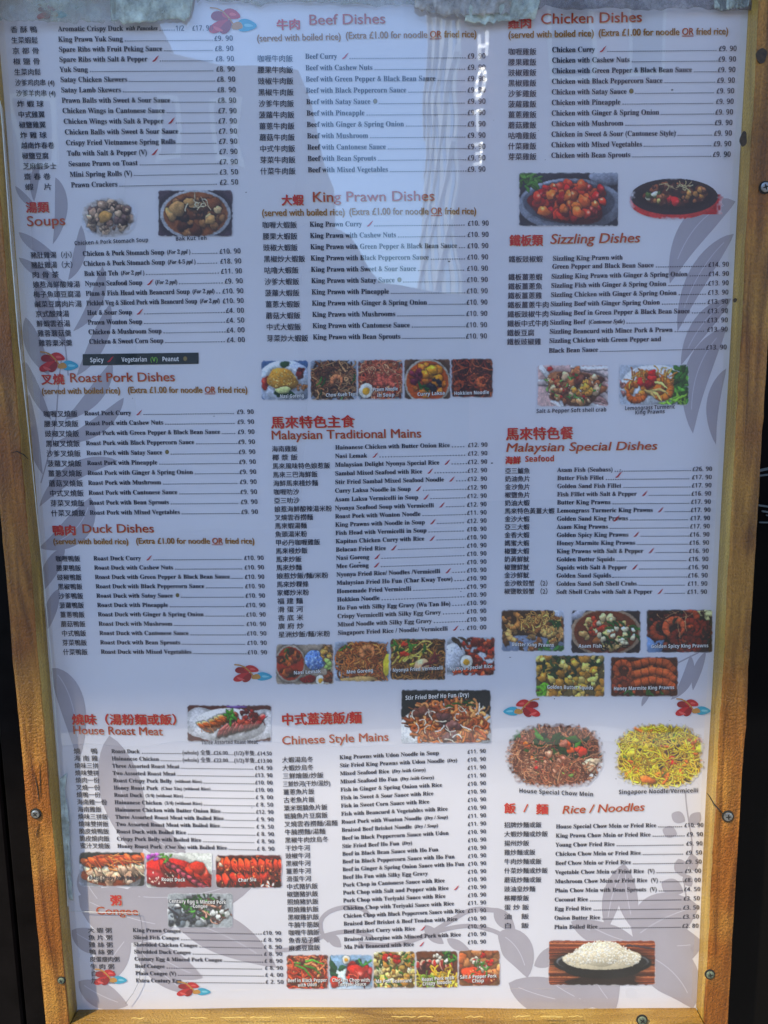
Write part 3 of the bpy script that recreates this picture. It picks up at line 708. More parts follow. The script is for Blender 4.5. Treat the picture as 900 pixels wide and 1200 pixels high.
def recipe(k, w, h, sd):
    P = lambda bg: Paint(w, h, sd, bg)
    cx, cy = w / 2, h / 2
    GRN = [(40, 90, 30), (70, 130, 40), (30, 70, 35)]
    if k == 'stomach':
        p = P((214, 216, 226)); p.ell(cx, cy, 33, 24, 0, (190, 178, 170), sh=0.1, dark=0)
        p.chunks(46, [(164, 134, 112), (128, 98, 82), (196, 168, 140), (108, 84, 78)], 2.5, 6.5, (cx, cy, 26, 17)); p.ell(cx - 4, cy - 1, 9, 6, -.3, (206, 158, 88)); p.chunks(16, [(190, 160, 132), (150, 120, 96)], 1.5, 4, (cx, cy, 25, 17))
    elif k == 'bakkut':
        p = P((96, 76, 84)); p.bowl(cx, cy + 1, 42, 29, (226, 226, 232), (150, 92, 52), .1)
        p.chunks(40, [(122, 72, 40), (92, 52, 30), (164, 116, 70), (70, 40, 26)], 3, 9, (cx, cy, 33, 21)); p.chunks(7, [(222, 190, 140), (206, 160, 100)], 5, 10, (cx, cy + 3, 32, 18)); p.noodles(12, [(236, 216, 178)], 1, 9, .4, (cx + 4, cy - 12, 14, 6))
    elif k == 'nasigoreng':
        p = P((96, 130, 178)); p.ell(cx, cy + 3, 33, 27, 0, (206, 214, 232), dark=.2, rough=0); p.ell(cx, cy + 4, 27, 20, 0, (224, 228, 238), dark=0, rough=0)
        p.leaves(5, [(30, 70, 34)], 14, 6, (cx - 8, h - 7, 10, 3), 0.0); p.ell(5, cy + 3, 5, 8, 0, (196, 52, 30), spec=.3)
        p.ell(cx - 3, cy - 1, 18, 13, 0, (206, 150, 56), rough=.08); p.flecks(120, [(232, 188, 92), (190, 128, 40), (244, 214, 140)], 1, (cx - 3, cy - 1, 16, 11)); p.ell(cx - 2, cy + 11, 10, 4, 0, (214, 218, 150)); p.ell(cx, 5, 5, 4, 0, (38, 78, 40)); p.chunks(7, [(120, 30, 24)], 1.5, 4, (w - 9, 15, 4, 5)); p.chunks(12, [(170, 112, 62)], 1, 2.5, (w - 8, cy + 8, 6, 5))
    elif k in ('kwayteow', 'hokkien', 'meegoreng', 'udon', 'hofun', 'prawnnoodle', 'nyonya'):
        pal = {'kwayteow': [(128, 78, 48), (92, 54, 36), (156, 104, 66), (178, 138, 96)], 'hokkien': [(118, 44, 24), (84, 30, 20), (150, 66, 36), (172, 92, 52)],
               'meegoreng': [(196, 112, 48), (166, 84, 34), (222, 146, 74)], 'udon': [(190, 66, 36), (214, 104, 62), (150, 44, 28), (230, 150, 100)],
               'hofun': [(206, 124, 66), (178, 92, 46), (226, 158, 98), (150, 74, 40)], 'prawnnoodle': [(206, 116, 80), (226, 160, 118), (184, 84, 58)], 'nyonya': [(150, 96, 42), (118, 70, 30), (188, 134, 66)]}[k]
        p = P({'hofun': (30, 36, 38), 'kwayteow': (176, 184, 200), 'meegoreng': (196, 206, 222), 'prawnnoodle': (196, 204, 214)}.get(k, tuple(int(c * .5) for c in pal[1])))
        if k == 'hofun':
            p.ell(cx + 2, cy + 18, 60, 34, 0, (222, 226, 230), dark=0, rough=0); reg = (cx + 3, cy + 9, 42, 23)
        elif k == 'kwayteow': reg = (cx, cy, 27, 22); p.ell(cx, cy, 28, 23, 0, (84, 52, 36))
        elif k == 'meegoreng': reg = (cx + 2, cy, 28, 22); p.ell(cx + 2, cy, 31, 23, 0, (130, 66, 28))
        elif k == 'prawnnoodle': reg = (cx, cy, 26, 23); p.bowl(cx, cy, 29, 26, (222, 190, 160), (200, 110, 60), .06)
        else: reg = None
        p.noodles(int(w * h / 24), [tuple(np.array(c) * .6) for c in pal], 1.9, 16, .4, reg)
        p.chunks(int(w * h / 190), [tuple(np.array(pal[0]) * .6), (70, 34, 24)], 2, 4.5, reg)
        p.noodles(int(w * h / 17), pal, {'hofun': 3.0, 'udon': 2.1, 'nyonya': 1.1}.get(k, 1.5), 15, .45, reg)
        if k == 'kwayteow': p.prawn(cx + 4, cy + 1, 6.5, 2.6, (226, 142, 92)); p.leaves(5, GRN, 12, 1.8, reg)
        if k == 'hokkien': p.prawn(w - 13, cy + 4, 6, 1, (206, 108, 60)); p.prawn(10, cy + 8, 5, 3, (176, 82, 44))
        if k == 'meegoreng': p.prawn(cx + 7, 14, 8, 2.4, (236, 150, 90)); p.ell(w - 2, cy + 3, 7, 12, 0, (232, 212, 60), sh=.2); p.ell(cx - 4, h - 3, 20, 4, 0, (214, 176, 110)); p.leaves(3, GRN, 6, 2, (16, 10, 8, 5))
        if k == 'udon': p.leaves(4, [(84, 150, 50)], 20, 2.6, (16, 12, 10, 3), .1); p.chunks(6, [(96, 44, 30)], 2, 4)
        if k == 'prawnnoodle':
            for q in (18, 27, 36, 44): p.prawn(q, 20 + (q % 5), 8, 3.6 + q * .1, (222, 112, 88), 2.6, 6)
            p.egg(10, h - 11, 8)
        if k == 'nyonya': p.noodles(18, [(222, 186, 70), (236, 206, 110)], 1.8, 20, .15, (18, 20, 20, 16), -.9); p.ell(cx + 5, cy + 7, 10, 8, .2, (232, 188, 142), spec=.2); p.leaves(12, GRN, 8, 3, (cx - 10, 8, 22, 7)); p.chunks(5, [(206, 60, 30)], 2, 4, (18, 12, 12, 8)); p.noodles(6, [(120, 40, 40)], 2.4, 12, .4, (cx + 18, cy, 10, 8))
        if k == 'hofun':
            p.chunks(13, [(116, 74, 72), (92, 58, 54), (136, 92, 86)], 3, 7.5, (cx + 3, cy + 12, 13, 14)); p.chunks(6, [(120, 70, 56)], 3, 6, (26, 28, 12, 6)); p.noodles(22, [(244, 234, 214)], 1.2, 13, .2, reg); p.leaves(5, GRN, 13, 2.2, (cx + 12, 17, 22, 4), 0.1)
    elif k == 'laksa':
        p = P((130, 92, 66)); p.bowl(cx, cy + 3, 27, 27, (232, 222, 206), (196, 92, 28), .09)
        p.chunks(30, [(206, 120, 30), (176, 76, 24), (226, 150, 52)], 2.5, 6, (cx, cy + 2, 20, 18)); p.chunks(6, [(232, 150, 30)], 5, 8, (cx + 8, cy - 6, 12, 8)); p.chunks(7, [(50, 38, 46)], 2.5, 5, (cx + 4, cy + 7, 12, 7)); p.chunks(5, [(120, 40, 60)], 3, 5, (cx - 13, cy - 2, 6, 10)); p.leaves(5, GRN, 6, 3, (cx - 2, cy + 9, 8, 5))
    elif k == 'nasilemak':
        p = P((188, 170, 150)); p.chunks(8, [(150, 112, 82)], 4, 8, (w - 6, 8, 6, 8)); p.bowl(17, 23, 18, 22, (222, 206, 188), (176, 52, 22), .1)
        p.chunks(26, [(120, 50, 28), (90, 38, 24), (190, 96, 40)], 2, 5.5, (16, 22, 13, 16)); p.leaves(6, GRN, 5, 2, (15, 14, 8, 6))
        p.ell(46, 19, 12, 12.5, 0, (122, 160, 214), rough=.04); p.flecks(90, [(60, 100, 180), (186, 208, 238), (90, 130, 200)], 1.3, (46, 19, 11, 11)); p.ell(38, 41, 9, 5, 0, (134, 20, 26)); p.flecks(26, [(170, 34, 40), (90, 12, 18)], 1, (38, 41, 8, 4)); p.egg(52, 42, 5.4)
        p.chunks(9, [(196, 140, 60), (220, 170, 90)], 2, 4.5, (w - 9, 10, 5, 9)); p.chunks(5, [(170, 200, 110)], 2, 4, (w - 7, 24, 3, 4)); p.chunks(15, [(90, 40, 24), (140, 70, 40)], 1.4, 3.2, (w - 7, 38, 5, 7))
    elif k == 'nyonyarice':
        p = P((206, 208, 214)); p.chunks(30, [(120, 30, 18), (150, 44, 24)], 3, 7, (38, cy, 22, 26)); p.chunks(60, [(176, 52, 26), (136, 34, 20), (206, 84, 40), (90, 24, 16)], 1.5, 4.5, (38, cy, 24, 28))
        p.ell(7, 24, 16, 17, 0, (226, 228, 236), rough=.05); p.flecks(60, [(244, 244, 250), (198, 202, 214)], 1.1, (8, 24, 13, 14)); p.leaves(3, [(70, 54, 40)], 12, 3, (12, 3, 8, 3), .4); p.chunks(8, [(214, 84, 30)], 2, 4, (22, h - 5, 14, 4)); p.egg(24, 29, 7)
    elif k == 'threemeat':
        p = P((92, 46, 40)); 
        p.stroke([(14, 20), (50, 30), (90, 22)], 34, (226, 226, 230), dark=0, sh=.05); p.ell(cx, cy + 2, 42, 20, 0, (236, 236, 238), dark=0, rough=.02)
        p.slices(18, 26, 5, -3, 7, 10, 4, 4.2, (226, 120, 50), (246, 206, 160)); p.slices(14, 22, 6, -2, 6, 9, 4, 4, (214, 100, 40), (240, 190, 140))
        p.slices(37, 36, 6.2, -1.6, 8, 9, -12, 5, (150, 44, 42), (206, 120, 110)); p.chunks(22, [(150, 34, 28), (110, 24, 24), (190, 74, 50)], 2, 5, (67, 14, 16, 8)); p.leaves(14, [(60, 140, 40), (90, 170, 60)], 6, 3, (51, 14, 6, 5)); p.ell(58, 2.5, 12, 2.2, 0, (120, 84, 160), dark=0)
    elif k == 'porkbelly':
        p = P((56, 60, 56)); p.ell(cx - 6, cy + 8, 40, 20, .1, (206, 210, 220), rough=0); p.ell(cx - 2, cy + 2, 37, 17, 0, (196, 90, 40)); p.slices(9, 16, 9.5, -.6, 8, 9, 15, 8, (226, 190, 160)); p.chunks(14, [(236, 210, 186), (214, 170, 140)], 3, 6, (cx + 2, cy + 9, 28, 7)); p.slices(3, 9, 10, -.8, 8, 13, 8, 6.5, (214, 92, 36)); p.noodles(20, [(240, 146, 80), (180, 62, 24)], 1.2, 11, .1, (cx, 11, 34, 9), .5)
    elif k == 'roastduck':
        p = P((232, 236, 230)); p.ell(cx - 2, cy + 6, 40, 19, .1, (196, 30, 20)); p.ell(16, cy + 10, 20, 11, .2, (140, 14, 20), spec=.2); p.slices(16, 12, 7, 2.4, 8, 13, 10, 8, (184, 28, 18)); p.slices(24, 12, 6, 4, 7, 8, 5, 4.5, (150, 60, 76), (96, 24, 40)); p.chunks(5, [(214, 54, 28)], 6, 10, (w - 17, cy + 2, 10, 7), spec=.5); p.flecks(24, [(255, 226, 206)], 1.3, (18, cy + 8, 16, 8)); p.chunks(7, [(196, 96, 196), (160, 60, 170)], 2, 4, (10, 5, 8, 4)); p.leaves(8, [(90, 150, 50)], 6, 2.4, (22, 5, 8, 4))
    elif k == 'charsiu':
        p = P((96, 18, 12)); p.noodles(60, [(70, 12, 10), (120, 26, 14)], 3, 14, .2, None, 1.0); p.slices(2, 26, 8.5, -1.2, 9, 7, 13, 7.5, (190, 46, 18)); p.slices(4, 6, 8, .3, 10, 4, 12, 7, (206, 58, 20)); p.flecks(70, [(236, 110, 50), (250, 160, 96), (110, 20, 12)], 1.3); p.slices(6, 30, 11, 0, 4, -5, 9, 3, (60, 12, 10)); p.flecks(5, [(250, 246, 240)], 2, (cx + 22, h - 5, 8, 2)); p.chunks(3, [(190, 170, 150)], 3, 4, (5, 8, 3, 5))
    elif k == 'congee':
        p = P((170, 176, 180)); p.chunks(34, [(150, 158, 164), (196, 200, 204), (110, 122, 132)], 3, 8, (26, h - 10, 30, 12)); p.noodles(34, [(54, 50, 60), (92, 92, 100)], 2.6, 14, .3, (28, 12, 34, 9), .5); p.leaves(50, [(40, 100, 40), (80, 150, 60), (30, 70, 40)], 7, 2.4, (44, 16, 28, 12)); p.noodles(26, [(120, 80, 70), (90, 60, 60), (196, 150, 130)], 1.6, 11, .2, (52, 20, 20, 14), .5); p.chunks(6, [(232, 236, 232)], 2, 4, (58, 26, 12, 6)); p.chunks(16, [(60, 66, 78)], 1.5, 3, (16, h - 8, 18, 8))
    elif k == 'teriyaki':
        p = P((150, 184, 214)); p.ell(cx, h - 2, 30, 20, 0, (190, 208, 226), dark=0); p.leaves(6, [(28, 82, 52)], 12, 6, (9, 20, 6, 8)); p.ell(cx + 8, 9, 3, 5, .6, (40, 70, 60)); p.egg(20, 6, 4.4); p.chunks(9, [(176, 24, 20), (206, 46, 34), (140, 18, 18)], 7, 12, (cx + 8, cy + 4, 13, 7), spec=.5); p.noodles(10, [(90, 10, 14), (232, 96, 70)], 1.3, 12, .2, (cx + 8, cy + 4, 14, 8), .4); p.ell(8, h - 9, 8, 6, 0, (196, 60, 40)); p.leaves(4, [(60, 130, 60)], 7, 2.4, (cx + 14, 8, 6, 4))
    elif k == 'beancurd':
        p = P((120, 92, 44)); p.chunks(70, [(206, 168, 84), (232, 202, 128), (176, 128, 54), (240, 222, 170)], 2.5, 5.5, None, .8, rough=.2); p.leaves(26, GRN, 6, 2.4); p.chunks(6, [(180, 30, 24)], 2.5, 5, (25, 8, 12, 5)); p.flecks(50, [(90, 56, 30), (60, 84, 30), (246, 232, 190)], 1)
    elif k == 'duckegg':
        p = P((110, 60, 34)); p.slices(2, 14, 7, -.5, 6, 4, 12, 6.5, (140, 34, 30), (226, 170, 150)); p.chunks(12, [(96, 24, 24), (70, 20, 24)], 3, 6, (12, 24, 10, 8)); p.noodles(44, [(222, 190, 50), (240, 216, 96), (190, 150, 30)], 2, 12, .4, (36, 32, 14, 12)); p.noodles(20, [(190, 180, 60), (120, 150, 50)], 2, 12, .3, (12, h - 8, 14, 6)); p.leaves(16, GRN, 7, 3, (40, 8, 9, 6)); p.chunks(5, [(240, 238, 224)], 2, 4, (26, 9, 12, 5))
    elif k == 'porkchop':
        p = P((150, 100, 60)); p.chunks(26, [(176, 96, 50), (140, 70, 38), (206, 140, 84)], 4, 9); p.ell(cx - 2, h - 12, 20, 10, .1, (196, 72, 34)); p.flecks(60, [(226, 110, 60), (150, 50, 26), (240, 180, 120)], 1.2, (cx, h - 12, 22, 9)); p.chunks(9, [(240, 230, 214), (222, 206, 180)], 2, 4.5, (22, 16, 16, 9)); p.chunks(8, [(200, 30, 26)], 1.6, 3.5, (26, 14, 16, 8)); p.leaves(12, [(70, 130, 50)], 5, 2, (20, 20, 16, 10))
    elif k == 'sweetsour':
        p = P((56, 64, 78)); p.ell(cx + 2, cy + 6, 62, 31, 0, (164, 172, 188), rough=0); p.ell(cx, cy + 3, 54, 25, 0, (112, 120, 136), rough=0, dark=.1); p.ell(w - 12, 7, 26, 7, 0, (140, 146, 160)); p.leaves(26, [(60, 110, 40), (90, 140, 60)], 10, 4, (9, 9, 12, 8))
        p.ell(cx, cy + 5, 50, 21, 0, (120, 20, 14)); p.chunks(74, [(196, 34, 20), (222, 60, 26), (160, 22, 18), (232, 90, 34)], 4, 8.5, (cx + 3, cy + 1, 44, 20), spec=.7, sh=.6); p.chunks(10, [(236, 120, 44), (220, 100, 40)], 5, 8, (cx, cy + 2, 42, 16), spec=.6)
    elif k == 'sizzling':
        p = P((206, 208, 226)); p.al[:] = 0
        Y, X = np.mgrid[0:p.H, 0:p.W]; X = X / SS; Y = Y / SS
        brd = (Y > 15 + (w - X) * .02) & (X < w - 2) & (Y < h - 7 + np.minimum(0, (X - 30) * .1)) & (X > 60) & (Y > 20)
        p.a[brd] = np.array((196, 30, 40)) / 255; p.al[brd] = 1
        e1 = ((X - 52) / 51) ** 2 + ((Y - 28) / 22) ** 2 < 1
        p.a[e1] = np.array((206, 60, 56)) / 255; p.al[e1] = 1
        e2 = ((X - 54) / 51) ** 2 + ((Y - 23) / 21) ** 2 < 1
        p.a[e2] = np.array((34, 30, 34)) / 255; p.al[e2] = 1
        p.ell(54, 22, 45, 16.5, 0, (16, 14, 18), rough=0, dark=0); p.chunks(74, [(96, 46, 26), (140, 76, 40), (70, 34, 24), (176, 110, 60)], 2.5, 5.5, (55, 21, 36, 12), spec=.4); p.chunks(8, [(206, 190, 110), (230, 222, 190), (90, 120, 50)], 2, 4, (30, 23, 13, 8)); p.chunks(3, [(200, 30, 28)], 4, 6, (55, 27, 8, 3)); p.chunks(6, [(196, 140, 70)], 2.5, 4.5, (80, 20, 12, 6)); p.noodles(12, [(230, 206, 150)], .9, 10, .3, (52, 11, 18, 3), 0)
    elif k == 'crab':
        p = P((232, 196, 190)); p.noodles(20, [(240, 220, 216), (222, 170, 164)], 6, 50, .03, None, .5); p.ell(cx + 2, cy + 2, 36, 18, .15, (150, 100, 66)); p.chunks(60, [(170, 104, 62), (120, 70, 50), (206, 150, 96), (226, 190, 150)], 2.5, 6.5, (cx + 1, cy + 2, 34, 18)); p.chunks(10, [(196, 40, 28)], 1.6, 3, (cx, cy, 30, 16)); p.leaves(18, [(60, 120, 50), (110, 160, 80)], 5, 2.2, (cx, cy, 32, 16)); p.chunks(12, [(232, 160, 60)], 2.5, 5, (cx + 12, cy + 2, 12, 9)); p.flecks(40, [(250, 240, 226), (90, 50, 40)], 1, (cx, cy, 34, 18)); p.ell(15, 5, 4, 2.6, 0, (200, 40, 30))
    elif k == 'lemongrass':
        p = P((206, 214, 226)); p.ell(cx, cy + 2, 40, 26, 0, (232, 236, 240), rough=0, dark=.1); p.leaves(60, [(60, 130, 40), (100, 170, 60), (40, 96, 34)], 13, 5, (w - 11, cy + 1, 13, 20)); p.leaves(16, [(150, 200, 70)], 9, 3, (w - 16, h - 6, 12, 4)); p.chunks(22, [(206, 110, 34), (226, 140, 50)], 4, 8, (34, cy + 2, 24, 16)); p.prawn(48, cy + 5, 13, 5.2, (232, 132, 40), 3.6, 9); p.prawn(20, cy + 8, 12, .5, (222, 112, 34), 3, 8); p.noodles(36, [(240, 190, 90), (206, 130, 50)], 1.6, 10, .3, (38, 15, 26, 10)); p.chunks(8, [(190, 24, 24), (214, 40, 34)], 3.5, 6, (33, 16, 14, 8)); p.leaves(4, [(246, 214, 130)], 14, 3.6, (38, 26, 14, 6), .3); p.chunks(4, [(206, 140, 130)], 2.5, 4, (4, 26, 3, 9))
    elif k in ('butterprawn', 'honeyprawn', 'spicyprawn', 'squid'):
        pal = {'butterprawn': [(206, 140, 70), (176, 108, 50), (230, 176, 104)], 'honeyprawn': [(176, 84, 40), (196, 104, 52), (140, 60, 30)], 'spicyprawn': [(140, 44, 20), (110, 30, 18), (176, 72, 34)], 'squid': [(222, 176, 66), (240, 206, 110), (190, 134, 44)]}[k]
        p = P(tuple(int(c * .45) for c in pal[1]))
        if k == 'butterprawn': p.ell(cx, h + 4, 60, 22, 0, (120, 130, 150)); p.leaves(20, [(60, 120, 50)], 10, 4, (w - 16, h - 4, 20, 4)); p.ell(w - 3, 4, 10, 8, 0, (206, 210, 222))
        if k == 'spicyprawn': p.ell(4, h - 8, 18, 16, 0, (130, 160, 200)); p.leaves(6, [(200, 196, 140)], 20, 5, (w - 12, 4, 8, 3), 0)
        p.chunks(int(w * h / 60), [tuple(np.array(c) * .75) for c in pal], 2, 5, (cx, cy, 40, 22) if k != 'squid' else None, rough=.2)
        n = {'butterprawn': 7, 'honeyprawn': 5, 'spicyprawn': 9, 'squid': 0}[k]
        for i in range(n): p.prawn(8 + (w - 16) * p.r.random(), 8 + (h - 16) * p.r.random(), 9 + 3 * p.r.random(), p.r.random() * 6, p.pick(pal), 3.4, 7.5)
        if k == 'honeyprawn':
            for i in range(3): p.stroke([(28, 10 + i * 11), (48, 5 + i * 11), (66, 8 + i * 11), (74, 16 + i * 10)], 9, p.pick([(190, 92, 44)]), seg=7, sh=.6)
            p.prawn(16, 15, 10, 2.2, (186, 88, 44), 4.4, 8); p.leaves(8, [(70, 110, 50)], 8, 3, (cx, h - 3, 30, 2))
        if k == 'squid':
            p.chunks(46, pal, 3, 6.5, None, .7, rough=.22); p.leaves(36, [(28, 54, 26), (44, 76, 34)], 9, 3, (30, 14, 24, 14)); p.chunks(20, pal, 3, 5.5, (50, 22, 26, 20), rough=.22); p.leaves(10, [(120, 190, 50)], 8, 4, (8, h - 11, 5, 6)); p.leaves(8, [(32, 60, 30)], 8, 3, (w - 8, 8, 6, 5))
        if k == 'butterprawn': p.noodles(60, [(236, 186, 100), (206, 150, 76)], 1.2, 8, .5, (cx + 8, 15, 22, 12)); p.leaves(6, [(40, 90, 40)], 7, 3, (w - 12, 15, 6, 5)); p.flecks(60, [(246, 206, 130), (150, 90, 44)], 1, (cx, cy, 34, 20))
        if k == 'spicyprawn': p.prawn(34, 22, 12, 2.3, (206, 96, 50), 4.6, 9); p.noodles(8, [(220, 170, 120)], .7, 18, .2, (34, 10, 14, 8)); p.leaves(16, [(40, 40, 26), (60, 24, 16)], 9, 3.4)
    elif k == 'asamfish':
        p = P((64, 44, 44)); p.bowl(cx, cy, 42, 28, (206, 176, 146), (120, 56, 24), .1); p.ell(6, 6, 14, 5, -.5, (190, 190, 200), dark=0)
        p.chunks(40, [(206, 160, 96), (232, 206, 150), (226, 190, 120), (150, 90, 44)], 3, 6, (cx + 2, cy, 31, 19)); p.chunks(12, [(206, 66, 30)], 2.5, 4.5, (30, cy - 4, 9, 15)); p.leaves(16, [(38, 80, 30), (60, 110, 40)], 15, 2.8, (cx + 10, cy - 1, 22, 16), .2); p.chunks(16, [(244, 230, 190)], 2, 4.5, (cx + 8, cy + 2, 26, 16)); p.noodles(10, [(30, 20, 20)], 1.2, 9, .5, (cx + 5, h - 8, 18, 4))
    elif k in ('chowmein', 'singapore'):
        yel = k == 'singapore'
        p = P((216, 218, 220)); reg = (cx, cy, 52 if not yel else 50, 34)
        base = [(226, 186, 30), (246, 216, 50), (206, 156, 24), (236, 200, 84)] if yel else [(150, 84, 56), (176, 110, 76), (110, 58, 42), (196, 140, 104)]
        p.ell(cx, cy, 55, 36, 0, (150, 110, 30) if yel else (130, 76, 56))
        p.noodles(380, [tuple(np.array(c) * .65) for c in base], 1.4, 20, .35, reg)
        p.noodles(430, base, 1.5 if yel else 1.25, 20, .35, reg)
        if yel:
            p.noodles(20, [(226, 120, 40)], 3, 13, .3, reg); p.chunks(12, [(90, 50, 36), (70, 40, 34)], 2.5, 6, (cx, cy - 2, 26, 20)); p.chunks(10, [(244, 220, 60)], 3, 6, reg); p.chunks(4, [(196, 30, 30)], 3.5, 6, (cx + 12, cy + 8, 8, 8)); p.leaves(7, [(96, 130, 40)], 9, 2, reg); p.noodles(110, base, 1.2, 22, .35, reg); p.ell(cx - 14, h - 13, 9, 4.5, .3, (236, 130, 50))
        else:
            p.chunks(11, [(206, 130, 100), (222, 160, 130), (176, 96, 74), (150, 84, 66)], 5, 9, (cx - 2, cy - 6, 44, 24)); p.leaves(30, [(34, 74, 30), (56, 104, 40), (24, 54, 28)], 15, 8, (cx + 1, cy - 5, 36, 18)); p.noodles(90, base, 1.3, 18, .4, (cx, cy, 44, 28)); p.leaves(12, [(34, 74, 30), (70, 120, 50)], 13, 6, (cx + 1, cy - 5, 34, 18)); p.chunks(10, [(226, 96, 36), (210, 60, 34)], 4, 7.5, (cx, cy - 2, 44, 24), asp=.5); p.chunks(9, [(226, 170, 140), (206, 130, 104)], 5, 8, (cx, cy + 2, 38, 18)); p.chunks(4, [(196, 30, 30)], 2.5, 4.5, (cx - 4, cy + 12, 24, 8)); p.chunks(4, [(226, 200, 170)], 5, 7, (w - 18, cy + 10, 5, 8)); p.leaves(6, [(140, 180, 80)], 8, 4, (cx + 14, h - 18, 12, 4)); p.noodles(130, base, 1.2, 20, .4, (cx, cy + 18, 48, 16)); p.noodles(40, base, 1.2, 18, .4, (cx - 34, cy, 16, 26)); p.leaves(8, [(40, 90, 40)], 10, 6, (12, 15, 6, 4))
    else:
        p = P((150, 80, 48))
        for i in range(40): p.stroke([(-2, i * 1.45 + p.r.normal() * .3), (w + 2, i * 1.45 + p.r.normal() * .6)], 1.5, p.pick([(170, 92, 56), (126, 62, 38), (190, 116, 74), (96, 46, 30)]), dark=.15)
        p.stroke([(92, 6), (130, 11)], 2, (70, 60, 70)); p.ell(cx + 2, h - 6, 46, 8, 0, (40, 22, 20), dark=.4, sh=.1)
        p.ell(cx + .5, 27, 58, 15, 0, (24, 24, 28), rough=0); p.ell(cx + .5, 25, 55, 12, 0, (150, 152, 158), rough=0, dark=0); p.ell(cx + .5, 26, 53, 11.4, 0, (40, 40, 44), rough=0, dark=0)
        p.ell(cx + .5, 34, 46, 11, 0, (20, 20, 24), rough=0, dark=0)
        p.ell(cx + .5, 22, 47, 13, 0, (226, 216, 190), rough=.04, sh=.2); p.ell(cx - 2, 16, 30, 14, 0, (236, 226, 200), rough=.06, dark=0, sh=.35)
        for _ in range(700):
            a = p.r.random() * 6.28; q = math.sqrt(p.r.random()); x = cx + 44 * q * math.cos(a); y = 22 + 13 * q * math.sin(a) - 8 * max(0, 1 - ((x - cx) / 34) ** 2)
            p.ell(x, y, 1.7, .8, p.r.random() * 3.1, np.array([(246, 243, 232), (240, 230, 208), (228, 214, 186), (252, 251, 246)][p.r.integers(4)]) * (1.0 - 0.012 * max(0, y - 16)), dark=.03, sh=.22, rough=0)
    return p


def to_lin(a):
    return np.where(a <= 0.04045, a / 12.92, ((a + 0.055) / 1.055) ** 2.4)


def photo(mode, bx, key, seed, parent, label):
    x0, y0, x1, y1 = bx
    w, h = x1 - x0, y1 - y0
    p = recipe(key, w, h, seed)
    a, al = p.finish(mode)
    st = 2
    Hc, Wc = (p.H // st), (p.W // st)
    a = a[:Hc * st, :Wc * st].reshape(Hc, st, Wc, st, 3).mean((1, 3))
    al = al[:Hc * st, :Wc * st].reshape(Hc, st, Wc, st).mean((1, 3))
    g = np.linspace(0, 1, Wc)[None].repeat(Hc, 0); v = np.linspace(0, 1, Hc)[:, None].repeat(Wc, 1)
    V = onboard((x0 + g * w).ravel(), (y0 + v * h).ravel(), L_PHOTO)
    idx = np.arange(Hc * Wc).reshape(Hc, Wc)
    F = np.stack([idx[:-1, :-1], idx[1:, :-1], idx[1:, 1:], idx[:-1, 1:]], -1).reshape(-1, 4)
    keep = al.ravel()[F].min(1) > 0.12
    F = F[keep]
    me = bpy.data.meshes.new('food_photo')
    me.vertices.add(len(V)); me.vertices.foreach_set('co', V.astype('f').ravel())
    me.loops.add(len(F) * 4); me.loops.foreach_set('vertex_index', F.astype('i').ravel())
    me.polygons.add(len(F)); me.polygons.foreach_set('loop_start', np.arange(len(F), dtype='i') * 4); me.polygons.foreach_set('loop_total', np.full(len(F), 4, 'i'))
    ca = me.color_attributes.new('print', 'FLOAT_COLOR', 'POINT')
    paper = np.array([0.76, 0.74, 0.785])
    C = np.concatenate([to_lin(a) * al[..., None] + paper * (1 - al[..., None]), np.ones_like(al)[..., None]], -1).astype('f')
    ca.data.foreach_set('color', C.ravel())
    me.materials.append(M['photo'])
    me.update(calc_edges=True)
    o = bpy.data.objects.new('food_photo', me); COL.objects.link(o)
    o.parent = parent; o.matrix_parent_inverse = world_of(parent).inverted()
    o['label'] = label
    return o

# ------------------------------------------------------------------ board geometry (from the inner edges of the frame)
XL = float(plane([15.5, 28, 40, 61, 78, 88], [250, 400, 530, 800, 1000, 1140])[:, 0].mean())
XR = float(plane([866, 853, 843, 833.5, 823, 818], [200, 400, 600, 800, 1000, 1140])[:, 0].mean())
ZB = float(plane([110, 815], [1180, 1177])[:, 2].mean())
ZT = float(plane([300, 600], [-22, -22])[:, 2].mean())
print('opening', XL, XR, ZB, ZT, 'size', XR - XL, ZT - ZB)
print('edge spread', plane([14, 52, 84], [250, 700, 1150])[:, 0], plane([857.5, 838, 820], [300, 700, 1100])[:, 0])
FD = 0.0215                                  # how far the frame stands proud of the sheet
FW_L = float(plane([50], [800], -FD)[0, 0] - plane([20], [800], -FD)[0, 0])
FW = 0.030
print('rail width', FW_L, plane([848, 877], [800, 800], -FD)[:, 0])

# ------------------------------------------------------------------ the setting: pavement, road, wall, window behind, buildings opposite
M['paving'] = mat('paving', (0.20, 0.19, 0.175, 1), 0.85, noise=(3, 0.15), bump=(60, 0.4, 0.004))
M['asphalt'] = mat('asphalt', (0.06, 0.06, 0.062, 1), 0.9, noise=(8, 0.2), bump=(120, 0.6, 0.004))
M['kerb'] = mat('kerb_stone', (0.34, 0.33, 0.31, 1), 0.8, noise=(6, 0.15))
M['blackwood'] = mat('black_painted_wood', (0.006, 0.005, 0.005, 1), 0.55, noise=(30, 0.3), bump=(40, 0.3, 0.002), spec=0.04)
M['render_wall'] = mat('dark_render', (0.05, 0.048, 0.05, 1), 0.8, noise=(4, 0.15))
M['pinkbrick'] = mat('pink_brick', (0.42, 0.27, 0.25, 1), 0.85, noise=(3, 0.12), bump=(20, 0.5, 0.01))
M['greybrick'] = mat('grey_brick', (0.20, 0.18, 0.19, 1), 0.85, noise=(2, 0.2), bump=(20, 0.5, 0.01))
M['slate'] = mat('slate', (0.10, 0.10, 0.12, 1), 0.6, noise=(5, 0.2))
